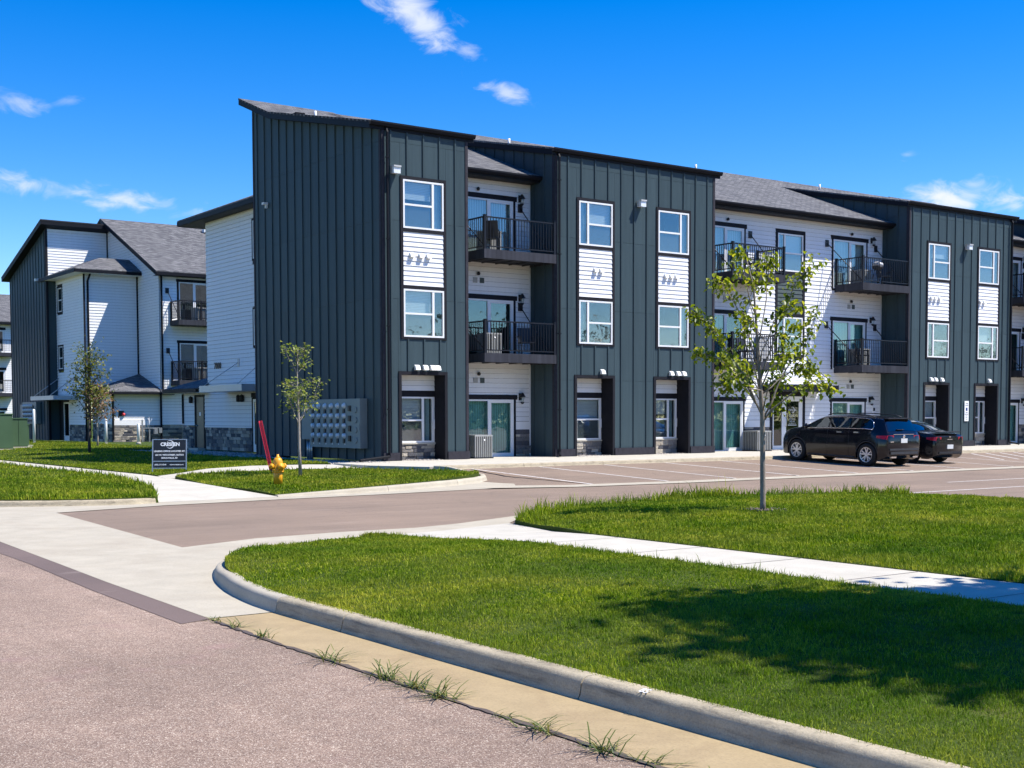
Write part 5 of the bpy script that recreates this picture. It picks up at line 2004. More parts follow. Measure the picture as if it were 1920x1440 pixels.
def sp(a, b, c=0.0):
    return SG + sr * a + su * b + sn * c


def plate(name, a0, a1, b0, b1, c0, c1, mat, par):
    q = [sp(a0, b0, c0), sp(a1, b0, c0), sp(a1, b1, c0), sp(a0, b1, c0), sp(a0, b0, c1), sp(a1, b0, c1), sp(a1, b1, c1), sp(a0, b1, c1)]
    return obj(name, mesh(name, q, BOXF), mat, par)


plate('board', -.45, .45, .335, .93, 0, .012, 'sign', sg)
plate('lower_board', -.45, .45, .135, .305, 0, .012, 'sign', sg)
plate('leg', -.482, -.452, -.02, .95, -.012, .018, 'steel', sg)
plate('leg', .452, .482, -.02, .95, -.012, .018, 'steel', sg)
plate('cross_bar', -.45, .45, .932, .952, -.01, .016, 'steel', sg)
plate('cross_bar', -.45, .45, .308, .332, -.01, .016, 'steel', sg)
plate('cross_bar', -.45, .45, .112, .132, -.01, .016, 'steel', sg)


def stext(t, s, a, b, **k):
    return place_text('lettering', t, s, sp(a, b, .0135), sr, su, 'ink', sg, extrude=.001, **k)


stext('CRES', .135, -.10, .80, bold=.006, spacing=1.0)
stext('TEN', .135, .155, .80, bold=.006, spacing=1.0)
v, f = [], []
for i in range(23):
    a = math.radians(-150 + 290 * i / 22)
    w = .11 * .26 * max(.08, math.cos((a + .1) * .60))
    for rr in (.118 - w, .118):
        v.append(tuple(sp(.015 + math.cos(a) * rr * .95, .80 + math.sin(a) * rr, .0165)))
for i in range(22):
    f.append((2 * i, 2 * i + 1, 2 * i + 3, 2 * i + 2))
obj('crescent', mesh('crescent', v, f), 'ink', sg)
stext('LEASING OFFICE LOCATED AT:', .062, 0, .605, bold=.0022)
stext('621 W. 94TH STREET, SUITE B', .060, 0, .498, bold=.0022)
stext('SIOUX FALLS, SD', .060, 0, .412, bold=.0022)
stext('(605) 271-8240', .052, -.25, .222, bold=.0015)
stext('www.cresten.com', .052, .20, .222, bold=.0015)

# ---- condensers


def condenser(x, y, z, s, h, label, group='air-conditioning condensers'):
    t = thing('air_conditioner', label, 'air conditioner', (x, y, z), group)
    obj('core', boxes_mesh('core', [(x - s / 2 + .03, x + s / 2 - .03, y - s / 2 + .03, y + s / 2 - .03, z + .04, z + h - .05)]), 'ac_dark', t)
    obj('base', boxes_mesh('base', [(x - s / 2 - .02, x + s / 2 + .02, y - s / 2 - .02, y + s / 2 + .02, z, z + .04)]), 'black', t)
    obj('lid', boxes_mesh('lid', [(x - s / 2, x + s / 2, y - s / 2, y + s / 2, z + h - .05, z + h)]), 'ac', t)
    n = 9
    for i in range(n):
        a = x - s / 2 + .035 + (s - .07) * i / (n - 1)
        bx('louvre', (a - .018, a + .018, y - s / 2 + .0, y - s / 2 + .02, z + .041, z + h - .051), 'ac', t)
        b = y - s / 2 + .035 + (s - .07) * i / (n - 1)
        bx('louvre', (x - s / 2, x - s / 2 + .02, b - .018, b + .018, z + .041, z + h - .051), 'ac', t)
    lathe('badge', [(.0, -.006), (.03, -.005), (.03, 0)], 'ink', t, 10, (x + .02, y - s / 2, z + h * .78), 'y')
    return t


condenser(3.95, .55, -.005, .72, .78, 'grey condenser on the walk between the first two dark bays')
condenser(17.35, .62, -.005, .78, .80, 'grey condenser on the walk left of the leasing-office door')
condenser(7.8, 35.3, -.02, .8, .85, 'grey condenser standing by the stone base of the far white block')
condenser(4.6, .80, 6.872, .62, .72, 'pale condenser on the top balcony between the first two bays')
condenser(4.6, .80, 3.472, .62, .72, 'pale condenser on the middle balcony between the first two bays')
condenser(23.6, .70, 6.872, .62, .62, 'small condenser on the top balcony beside the third bay')
condenser(23.6, .75, 3.472, .66, .72, 'pale condenser on the middle balcony beside the third bay')
condenser(8.4, 35.4, 6.872, .62, .74, 'pale condenser on the upper balcony of the far white block')
condenser(8.4, 35.4, 3.472, .62, .74, 'pale condenser on the lower balcony of the far white block')

# ---- grill and chairs on the balconies
gx, gy, gz = 24.0, .15, 6.872
gr = thing('kettle_grill', 'round kettle grill on the top balcony beside the third bay', 'grill', (gx, gy, gz))
lathe('bowl', [(.0, .58), (.12, .60), (.21, .67), (.235, .77)], 'black', gr, 16, (gx, gy, gz))
lathe('lid', [(.24, .775), (.225, .87), (.14, .95), (.0, .975)], 'lamp_grey', gr, 16, (gx, gy, gz))
for k in range(3):
    a = k * 2.1 + .4
    tube('leg', [(gx + .12 * math.cos(a), gy + .12 * math.sin(a), gz + .62), (gx + .27 * math.cos(a), gy + .27 * math.sin(a), gz)], .014, 'rail', gr, 6)


def patio_chair(x, y, z, rot, label):
    t = thing('patio_chair', label, 'chair', (x, y, z), 'balcony chairs', False)
    t.rotation_euler = (0, 0, rot)
    obj('seat', boxes_mesh('seat', [(-.24, .24, -.24, .24, .40, .44)]), 'black', t)
    v = [(-.24, .22, .44), (.24, .22, .44), (.24, .34, .95), (-.24, .34, .95), (-.24, .25, .44), (.24, .25, .44), (.24, .37, .95), (-.24, .37, .95)]
    obj('backrest', mesh('backrest', v, BOXF), 'black', t)
    for a in (-.21, .21):
        for b in (-.21, .21):
            obj('leg', boxes_mesh('leg', [(a - .018, a + .018, b - .018, b + .018, 0, .40)]), 'rail', t)
        obj('arm_rest', boxes_mesh('arm', [(a * 1.15 - .02, a * 1.15 + .02, -.22, .26, .62, .65), (a * 1.15 - .015, a * 1.15 + .015, -.2, -.17, .44, .62)]), 'rail', t)


patio_chair(4.35, .25, 6.872, 2.4, 'black chair on the top balcony between the first two bays')
patio_chair(16.9, .5, 6.872, .3, 'black chair on the top balcony right of the second bay')
patio_chair(24.95, .55, 6.872, -.5, 'black chair beside the kettle grill on the top balcony')
patio_chair(5.9, .45, 3.472, -.4, 'black chair on the middle balcony between the first two bays')
patio_chair(23.25, .25, 3.472, .8, 'black chair on the middle balcony beside the third bay')
patio_chair(16.6, .5, 3.472, .1, 'black chair on the middle balcony right of the second bay')

# ---- transformers and posts by the far lawn


def cabinet(cx, cy, w, d, h, label, lid=False):
    z = z_lawn_back(cx, cy) - .02
    t = thing('transformer', label, 'utility cabinet', (cx, cy, z), 'green utility cabinets')
    obj('pad', boxes_mesh('pad', [(cx - w / 2 - .15, cx + w / 2 + .15, cy - d / 2 - .15, cy + d / 2 + .15, z - .1, z + .07)]), 'walk', t)
    b = obj('housing', boxes_mesh('housing', [(cx - w / 2, cx + w / 2, cy - d / 2, cy + d / 2, z + .071, z + h)]), 'transformer', t)
    obj('lid', boxes_mesh('lid', [(cx - w / 2 - .03, cx + w / 2 + .03, cy - d / 2 - .04, cy + d / 2 + .03, z + h + .001, z + h + .06)]), 'transformer', t)
    bx('door_panel', (cx - w / 2 + .04, cx - .01, cy - d / 2 - .02, cy - d / 2 - .001, z + .12, z + h - .06), 'transformer', t)
    bx('door_panel', (cx + .01, cx + w / 2 - .04, cy - d / 2 - .02, cy - d / 2 - .001, z + .12, z + h - .06), 'transformer', t)
    for zz in (.35, .8, 1.2):
        if zz < h - .1:
            bx('hinge', (cx - w / 2 - .012, cx - w / 2 + .03, cy - d / 2 - .03, cy - d / 2 - .0205, z + zz, z + zz + .09), 'black', t)


cabinet(-5.15, 26.6, 1.45, 1.3, 1.62, 'large green transformer cabinet at the left edge')
cabinet(-3.85, 27.6, .85, .8, 1.36, 'smaller green cabinet standing beside the large transformer')
cabinet(-2.9, 30.2, .55, .55, 1.05, 'narrow green pedestal behind the two cabinets')
for x, y, h, lab in ((-.05, 38.4, 1.95, 'tall white bollard post by the far entrance canopy'), (2.3, 33.4, 1.45, 'white bollard post at the corner of the far service room'), (4.6, 34.9, 1.15, 'white bollard guarding the gas pipes of the far block')):
    t = thing('bollard', lab, 'bollard', (x, y, -.1), 'white bollards')
    lathe('post', [(.075, 0), (.075, h - .05), (.05, h - .01), (.0, h)], 'hood', t, 12, (x, y, -.1))
    lathe('footing', [(.13, 0), (.13, .09), (.08, .10)], 'walk', t, 12, (x, y, -.1))

# ---- rocks in the planting bed and at the niches


def stones_mass(name, label, P, zf, smin, smax, mat='rock'):
    base = np.array([(1, 0, 0), (-1, 0, 0), (0, 1, 0), (0, -1, 0), (0, 0, 1), (0, 0, -.4)], float)
    tri = np.array([(0, 2, 4), (2, 1, 4), (1, 3, 4), (3, 0, 4), (2, 0, 5), (1, 2, 5), (3, 1, 5), (0, 3, 5)])
    n = len(P)
    s = rng.uniform(smin, smax, (n, 1, 1)) * rng.uniform(.6, 1.25, (n, 6, 3))
    a = rng.uniform(0, 6.28, n)
    v = base[None] * s
    v[:, :, 2] *= .6
    c, s_ = np.cos(a)[:, None], np.sin(a)[:, None]
    x = v[:, :, 0] * c - v[:, :, 1] * s_ + P[:, 0:1]
    y = v[:, :, 0] * s_ + v[:, :, 1] * c + P[:, 1:2]
    z = v[:, :, 2] + np.array([zf(*p) for p in P])[:, None]
    V = np.stack([x, y, z], -1).reshape(-1, 3)
    F = (tri[None] + (np.arange(n) * 6)[:, None, None]).reshape(-1, 3)
    me = np_mesh(name, V, F)
    o = obj(name, me, mat)
    return tag(o, label, 'rocks', kind='stuff')


def np_mesh(name, V, F):
    """triangles only"""
    me = bpy.data.meshes.new(name)
    me.vertices.add(len(V))
    me.vertices.foreach_set('co', V.astype(np.float32).ravel())
    me.loops.add(F.size)
    me.loops.foreach_set('vertex_index', F.astype(np.int32).ravel())
    me.polygons.add(len(F))
    me.polygons.foreach_set('loop_start', np.arange(0, F.size, 3, dtype=np.int32))
    me.update(calc_edges=True)
    return me


def scatter(poly, n):
    p = np.array(poly, float)
    lo, hi = p.min(0), p.max(0)
    P = rng.uniform(lo, hi, (n, 2))
    return P[inside(poly, P)]


stones_mass('rock_mulch', 'river rock mulch covering the bed along the dark end wall', scatter(BED, 6500), lambda x, y: -.07, .03, .07)
NB = []
for wx in (0.76, 7.82, 11.49, 27.16, 30.8):
    NB.append(scatter([(wx - .12, -.12), (wx + 1.5, -.12), (wx + 1.5, .58), (wx - .12, .58)], 150))
NB.append(scatter([(18.0, .55), (19.0, .55), (19.0, 1.38), (18.0, 1.38)], 90))
NB.append(scatter([(-1.3, -.8), (-.2, -.8), (-.2, -.1), (-1.3, -.1)], 40))
stones_mass('rock_mulch', 'small tan stones lying in the ground-floor niches of the bays', np.concatenate(NB), lambda x, y: .0, .018, .04)

# ================================================================== GRASS
CAMV = np.array(CAM_LOC)
RV, UV_, FV = np.array(_r2), np.array(_u2), np.array(_f)


def in_view(P, z=-.2, mx=130):
    d = np.column_stack([P, np.full(len(P), z)]) - CAMV
    w = d @ FV
    px = 960 + FPX * (d @ RV) / np.maximum(w, .1)
    py = 907.1 - FPX * (d @ UV_) / np.maximum(w, .1)
    return (w > 1.0) & (px > -mx) & (px < 1920 + mx) & (py < 1440 + 260), w


def blades(name, label, poly, zf, dens, hh, ww, mat='blades', edge=0.0, edge_w=.18, mx=130, lean=.45, edge_clip=None):
    """grass blades as one mass; dens(distance) per square metre"""
    p = np.array(poly, float)
    lo, hi = p.min(0), p.max(0)
    lo = np.maximum(lo, [-16, -34])
    hi = np.minimum(hi, [3, 46])
    # strips so that density can fall with distance
    parts = []
    for y0 in np.arange(lo[1], hi[1], 1.0):
        for x0 in np.arange(lo[0], hi[0], 1.0):
            c = np.array([[x0 + .5, y0 + .5]])
            dist = float(np.hypot(*(c[0] - CAMV[:2])))
            n = int(dens(dist))
            if n < 1:
                continue
            q = rng.uniform((x0, y0), (min(x0 + 1, hi[0]), min(y0 + 1, hi[1])), (n, 2))
            parts.append(q)
    P = np.concatenate(parts)
    ok, depth = in_view(P, mx=mx)
    P, depth = P[ok], depth[ok]
    P = P[(k := inside(poly, P))]
    depth = depth[k]
    n = len(P)
    cl = np.sin(P[:, 0] * 3.1 + 1.7 * np.sin(P[:, 1] * 2.3)) * np.sin(P[:, 1] * 2.7 + 1.3 * np.sin(P[:, 0] * 1.9))
    c2 = np.sin(P[:, 0] * 9.7 + 2.1 * np.sin(P[:, 1] * 7.9)) * np.sin(P[:, 1] * 8.6 + 1.9 * np.sin(P[:, 0] * 6.3))
    h = rng.uniform(hh[0], hh[1], n) * (1 + .25 * cl + .35 * c2)
    tall = rng.random(n) < .012
    h[tall] *= rng.uniform(1.5, 2.3, tall.sum())
    wd = rng.uniform(ww[0], ww[1], n) * np.clip(depth / 9.0, .8, 3.2)
    if edge:
        e = edge_dist(poly, P)
        sel = (e < edge_w) & (rng.random(n) < .34)
        if edge_clip is not None:
            sel &= edge_clip(P)
        h[sel] *= rng.uniform(1.2, edge, sel.sum())
    a = rng.uniform(0, 2 * np.pi, n)
    b = rng.normal(0, lean, n) * h
    dirx, diry = np.cos(a), np.sin(a)
    a2 = a + rng.normal(0, 1.0, n) + np.pi / 2
    bx_, by_ = np.cos(a2) * b, np.sin(a2) * b
    z0 = np.array([zf(x, y) for x, y in P]) - .004
    V = np.zeros((n, 5, 3))
    V[:, 0] = np.stack([P[:, 0] - dirx * wd / 2, P[:, 1] - diry * wd / 2, z0], 1)
    V[:, 1] = np.stack([P[:, 0] + dirx * wd / 2, P[:, 1] + diry * wd / 2, z0], 1)
    mx_, my_ = P[:, 0] + bx_ * .35, P[:, 1] + by_ * .35
    V[:, 2] = np.stack([mx_ + dirx * wd * .42, my_ + diry * wd * .42, z0 + h * .6], 1)
    V[:, 3] = np.stack([mx_ - dirx * wd * .42, my_ - diry * wd * .42, z0 + h * .6], 1)
    hz = np.sqrt(np.maximum(.15, 1 - np.minimum((b / h) ** 2 * .6, .8)))
    V[:, 4] = np.stack([P[:, 0] + bx_, P[:, 1] + by_, z0 + h * hz], 1)
    T = np.array([(0, 1, 2), (0, 2, 3), (3, 2, 4)])
    F = (T[None] + (np.arange(n) * 5)[:, None, None]).reshape(-1, 3)
    o = obj(name, np_mesh(name, V.reshape(-1, 3), F), mat)
    return tag(o, label, 'grass', kind='stuff')


blades('grass', 'mown green grass of the foreground lawn inside the curving kerb', LAWN_F, z_lawn_front,
       lambda d: 5600 if d < 8.5 else (4200 if d < 12 else 2800), (.018, .042), (.0034, .0058), edge=2.0, edge_w=.10, lean=.75)
blades('grass', 'coarse grass of the right-hand lawn under the young tree', LAWN_R, z_lawn_right,
       lambda d: 2300 if d < 18 else 1500, (.028, .062), (.004, .007), edge=4.6, edge_w=.4, lean=.6, edge_clip=lambda P: P[:, 1] > -19.2)
blades('grass', 'short grass of the small lawn round the yellow hydrant', LAWN_H, z_lawn_hyd,
       lambda d: 700, (.03, .06), (.005, .008), 'blades_dry', edge=2.0, edge_w=.2)
blades('grass', 'grass of the left-hand verge beside the street', LAWN_L, z_lawn_left,
       lambda d: 850 if d < 36 else 160, (.035, .07), (.005, .008), edge=3.0, edge_w=.35)
blades('grass', 'short grass of the shaded lawn behind the yard sign', LAWN_B, z_lawn_back,
       lambda d: 480 if d < 45 else 110, (.03, .06), (.006, .010), 'blades_dry', edge=1.6, edge_w=.25)


def tuft(name, x, y, z, n, L, label, seed, seed_heads=False):
    r = np.random.default_rng(seed)
    V, F = [], []
    for i in range(n):
        a = r.uniform(0, 6.28)
        l = L * r.uniform(.45, 1.1)
        el = r.uniform(.08, .75)
        w = .0045
        b = np.array([x + r.normal(0, .025), y + r.normal(0, .06), z])
        d = np.array([math.cos(a), math.sin(a), 0])
        s = np.array([-math.sin(a), math.cos(a), 0])
        pts = [b, b + d * l * .35 * math.cos(el) + np.array([0, 0, l * .42 * math.sin(el)]),
               b + d * l * .75 * math.cos(el) + np.array([0, 0, l * .62 * math.sin(el)]),
               b + d * l * 1.05 * math.cos(el) + np.array([0, 0, l * .50 * math.sin(el) + .01])]
        k = len(V)
        for q, ww in zip(pts, (1, .9, .6, .05)):
            V += [tuple(q - s * w * ww), tuple(q + s * w * ww)]
        for j in range(3):
            F.append((k + 2 * j, k + 2 * j + 1, k + 2 * j + 3, k + 2 * j + 2))
    o = obj(name, mesh(name, V, F), 'weed')
    return tag(o, label, 'weed', 'weeds growing in the gutter joint')


ORD = ['first', 'second', 'third', 'fourth', 'fifth', 'sixth', 'seventh', 'eighth', 'ninth', 'tenth', 'eleventh', 'twelfth']
WD = [(-15.99, -24.75, 16, .16), (-15.97, -25.15, 22, .20), (-15.99, -25.75, 20, .22), (-16.02, -26.95, 34, .26), (-16.03, -27.75, 44, .28), (-16.02, -28.1, 40, .26),
      (-16.03, -28.45, 44, .30), (-16.03, -29.15, 16, .12), (-16.05, -29.5, 36, .24), (-16.06, -30.05, 36, .24), (-16.02, -30.35, 22, .22), (-16.07, -30.9, 30, .22)]
for i, (x, y, n, L) in enumerate(WD):
    tuft('weed_tuft', x, y, ZS + .002, n, L, ORD[i] + ' grassy weed tuft in the gutter joint counting from the driveway apron', 40 + i)

# ================================================================== TREES


def leaf_geo(pts, size, droop, r):
    """one folded leaf per point: 6 vertices, 4 triangles"""
    n = len(pts)
    P = np.array(pts)
    s = size * r.uniform(.65, 1.2, n)
    a = r.uniform(0, 6.28, n)
    pitch = r.normal(-droop, .45, n)
    d = np.stack([np.cos(a) * np.cos(pitch), np.sin(a) * np.cos(pitch), np.sin(pitch)], 1)
    u = np.stack([-np.sin(a), np.cos(a), r.normal(0, .35, n)], 1)
    u /= np.linalg.norm(u, axis=1)[:, None]
    w = np.cross(d, u)
    fold = r.uniform(.1, .35, n)[:, None]
    S_ = s[:, None]
    V = np.zeros((n, 6, 3))
    V[:, 0] = P
    V[:, 1] = P + d * S_ * .35 + u * S_ * .38 + w * S_ * fold
    V[:, 2] = P + d * S_ * .75 + u * S_ * .27 + w * S_ * fold * .6
    V[:, 3] = P + d * S_ * 1.05
    V[:, 4] = P + d * S_ * .75 - u * S_ * .27 + w * S_ * fold * .6
    V[:, 5] = P + d * S_ * .35 - u * S_ * .38 + w * S_ * fold
    T = np.array([(0, 1, 2), (0, 2, 3), (0, 3, 4), (0, 4, 5)])
    F = (T[None] + (np.arange(n) * 6)[:, None, None]).reshape(-1, 3)
    return V.reshape(-1, 3), F


def tree(label, base, trunk, branches, leaf_size, n_leaf, mats, seed, droop=.5, spread=.12, twigs=3, start=.38):
    """trunk: list of (point, radius); branches: list of (list of points, r0). Leaves sit on twigs along the branches"""
    r = np.random.default_rng(seed)
    t = thing('young_tree' if n_leaf < 200 else 'shade_tree', label, 'tree', base)
    v, f = [], []
    tube_mesh(v, f, [p for p, _ in trunk], [q for _, q in trunk], 9)
    tk = obj('trunk', mesh('trunk', v, f, True), mats[0], t)
    v, f = [], []
    L = []
    for pts, r0 in branches:
        P = [Vector(p) for p in pts]
        # resample and roughen
        Q = []
        for a, b in zip(P[:-1], P[1:]):
            for k in range(3):
                Q.append(a.lerp(b, k / 3) + Vector(r.normal(0, .012, 3)))
        Q.append(P[-1])
        tube_mesh(v, f, Q, [r0 * (1 - .82 * i / (len(Q) - 1)) for i in range(len(Q))], 5)
        m = len(Q)
        for i in range(int(m * start), m):
            for _ in range(twigs):
                d = Vector(r.normal(0, 1, 3))
                d.z = d.z * .55 + .05
                tip = Q[i] + d.normalized() * r.uniform(.4, 1.35) * spread
                if r.random() < .6:
                    tube_mesh(v, f, [Q[i], (Q[i] + tip) / 2 + Vector((0, 0, .01)), tip], [.004, .003, .002], 3, False)
                k = max(1, int(n_leaf * (0.5 + .7 * i / m)))
                for _ in range(k):
                    q = tip + Vector(r.normal(0, spread * .42, 3))
                    L.append(tuple(q))
    obj('branches', mesh('branches', v, f, True), mats[0], tk)
    V, F = leaf_geo(L, leaf_size, droop, r)
    obj('crown', np_mesh('crown', V, F), mats[1], t)
    return t


def view_pts(base, px0, scale, pts, depth, zh=780.0):
    """points given as offsets seen from the street: (picture x, picture y) of the young trees measured against their foot"""
    out = []
    n = len(pts)
    fh = Vector((_f.x, _f.y, 0)).normalized()
    for i, (x, y) in enumerate(pts):
        out.append(Vector((base[0], base[1], 0)) + Vector(_r) * ((x - px0) / scale) + fh * (depth * i / max(1, n - 1)) + Vector((0, 0, 1.4 + (zh - y) / scale)))
    return out


# young tree on the right-hand lawn
tb = (-4.70, -20.46, z_lawn_right(-4.7, -20.46))
SC = 113.0
vp = lambda pts, d: view_pts(tb, 1430, SC, pts, d)
trunk = [((tb[0], tb[1], tb[2] - .05), .055), ((tb[0], tb[1], tb[2] + .12), .046), (vp([(1429, 850)], 0)[0], .042), (vp([(1428, 782)], 0)[0], .040),
         (vp([(1422, 700)], 0)[0], .030), (vp([(1416, 620)], 0)[0], .022), (vp([(1410, 545)], 0)[0], .014), (vp([(1396, 492)], 0)[0], .007)]
br = [([(1428, 782), (1390, 705), (1345, 640), (1318, 612), (1290, 596)], -.5, .018), ([(1427, 775), (1385, 700), (1340, 668), (1308, 664)], .5, .017),
      ([(1426, 770), (1380, 715), (1352, 712), (1350, 735)], -.35, .014), ([(1430, 780), (1470, 700), (1508, 655), (1535, 592)], .4, .018),
      ([(1431, 785), (1475, 742), (1512, 720), (1540, 738)], -.5, .017), ([(1430, 790), (1452, 768), (1468, 752)], .25, .010),
      ([(1424, 720), (1450, 620), (1480, 545), (1508, 500)], -.3, .016), ([(1423, 700), (1398, 610), (1365, 552), (1348, 530)], .35, .015),
      ([(1419, 650), (1438, 570), (1440, 505), (1452, 488)], .5, .012), ([(1426, 740), (1480, 700), (1520, 690), (1530, 705)], .45, .014),
      ([(1416, 600), (1388, 530), (1372, 486)], -.4, .012), ([(1424, 730), (1392, 650), (1385, 600)], -.5, .014),
      ([(1425, 730), (1462, 650), (1492, 612)], .1, .014), ([(1425, 740), (1400, 690), (1372, 665)], .7, .012), ([(1421, 690), (1440, 610), (1475, 580)], -.6, .012),
      ([(1428, 770), (1440, 700), (1462, 660)], -.7, .012), ([(1427, 760), (1408, 720), (1395, 690)], .2, .010), ([(1418, 640), (1405, 570), (1418, 520)], .15, .010),
      ([(1427, 765), (1450, 720), (1480, 712)], .65, .011), ([(1424, 735), (1385, 730), (1362, 700)], -.7, .011)]
tree('young broadleaf tree with a slim trunk on the right-hand lawn', tb, trunk, [(vp(p, d), r0) for p, d, r0 in br], .088, 5.0, ('bark', 'leaf'), 5, .75, .12, 5, .45)
lathe_ring = stones_mass('mulch_ring', 'ring of bark mulch round the foot of the right-hand tree', np.array([tb[:2]]) + rng.normal(0, .15, (170, 2)), lambda x, y: z_lawn_right(x, y) + .02, .012, .035, 'mulch')

# small tree beside the hydrant
tb2 = (-4.95, -4.20, z_lawn_hyd(-4.95, -4.2))
SC2 = 2417.0 / ((tb2[0] - CAM_LOC.x) * _f.x + (tb2[1] - CAM_LOC.y) * _f.y)
px0 = 565.0
vp2 = lambda pts, d: view_pts(tb2, px0, SC2, pts, d)
trunk = [((tb2[0], tb2[1], tb2[2] - .05), .05), (vp2([(563, 840)], 0)[0], .04), (vp2([(563, 792)], 0)[0], .036), (vp2([(561, 740)], 0)[0], .024), (vp2([(561, 700)], 0)[0], .016), (vp2([(562, 655)], 0)[0], .008)]
br = [([(563, 792), (575, 770), (588, 752), (598, 715)], .4, .016), ([(563, 795), (556, 775), (553, 758), (545, 735)], -.4, .014), ([(562, 785), (558, 760), (556, 735)], .5, .012),
      ([(562, 770), (568, 745), (578, 722)], -.5, .012), ([(561, 745), (550, 720), (534, 716)], .3, .010), ([(561, 740), (572, 718), (586, 712)], .3, .010),
      ([(561, 702), (553, 680), (543, 660), (545, 652)], -.3, .009), ([(561, 700), (570, 685), (575, 678)], .3, .007), ([(562, 680), (574, 662), (577, 655)], -.2, .007),
      ([(562, 690), (563, 665), (563, 650)], .1, .006), ([(562, 760), (548, 745), (546, 730)], .6, .010), ([(563, 788), (572, 765), (570, 740)], .7, .010), ([(562, 755), (566, 730), (560, 715)], -.6, .010)]
tree('small pale-leaved tree beside the hydrant in front of the meters', tb2, trunk, [(vp2(p, d), r0) for p, d, r0 in br], .085, 3.2, ('bark_pale', 'leaf_pale'), 11, .35, .15, 4, .42)


def random_tree(label, base, h, crown0, rad, nb, leaf_size, n_leaf, mats, seed, twigs=3, spread=.2, lean=(0, 0)):
    r = np.random.default_rng(seed)
    b = Vector(base)
    trunk = [(b + Vector((0, 0, -.05)), .02 + h * .012)]
    for k in range(1, 8):
        t = k / 7
        trunk.append((b + Vector((lean[0] * t + r.normal(0, .015 * h * .2), lean[1] * t + r.normal(0, .015 * h * .2), h * .95 * t)), (.02 + h * .011) * (1 - .85 * t)))
    brs = []
    for k in range(nb):
        t = crown0 + (1 - crown0) * (k / nb) ** .9
        a = k * 2.4 + r.uniform(-.5, .5)
        st = b + Vector((lean[0] * t, lean[1] * t, h * .93 * t * .9))
        w = rad * (1.0 - .55 * max(0, (t - crown0) / (1 - crown0))) * r.uniform(.65, 1.05)
        up = h * r.uniform(.10, .24)
        brs.append(([st, st + Vector((math.cos(a) * w * .4, math.sin(a) * w * .4, up * .55)), st + Vector((math.cos(a) * w, math.sin(a) * w, up))], .012 + h * .003))
    return tree(label, base, trunk, brs, leaf_size, n_leaf, mats, seed, .45, spread, twigs, .35)


random_tree('dark young tree casting a long shadow on the shaded lawn', (-3.78, 17.03, z_lawn_back(-3.78, 17) - .02), 4.2, .36, 1.05, 24, .11, 2.8, ('bark_dark', 'leaf_dark'), 31, 5, .24)
random_tree('russet-leaved sapling with pale stem before the far service room', (0.0, 27.7, -.07), 3.1, .42, .75, 16, .11, 4.0, ('bark_pale', 'leaf_red'), 33, 5, .22)
# street tree just outside the picture on the right: its shade lies on the lawn
random_tree('street tree standing outside the frame that shades the lower right lawn', (-7.35, -33.25, -.2), 10.2, .50, 2.9, 64, .24, 9.0, ('bark', 'leaf'), 37, 8, .62)

# wood across the street, seen only in the window panes
parts_v, parts_f = [], []
nv_ = 0
L = []
for k in range(120):
    cx_, cy_ = rng.uniform(-60, 260), rng.uniform(-150, -105)
    hgt = rng.uniform(7, 14)
    m = 700
    q = rng.normal(0, 1, (m, 3)) * np.array([3.2, 3.2, hgt * .26]) + np.array([cx_, cy_, hgt * .55])
    q = q[q[:, 2] > -.5]
    L.append(q)
V, F = leaf_geo(np.concatenate(L), 0.85, .2, rng)
tag(obj('far_wood', np_mesh('far_wood', V, F), 'wood_far'), 'belt of trees across the road that shows only in the window reflections', 'wood', kind='stuff')

# ================================================================== CARS


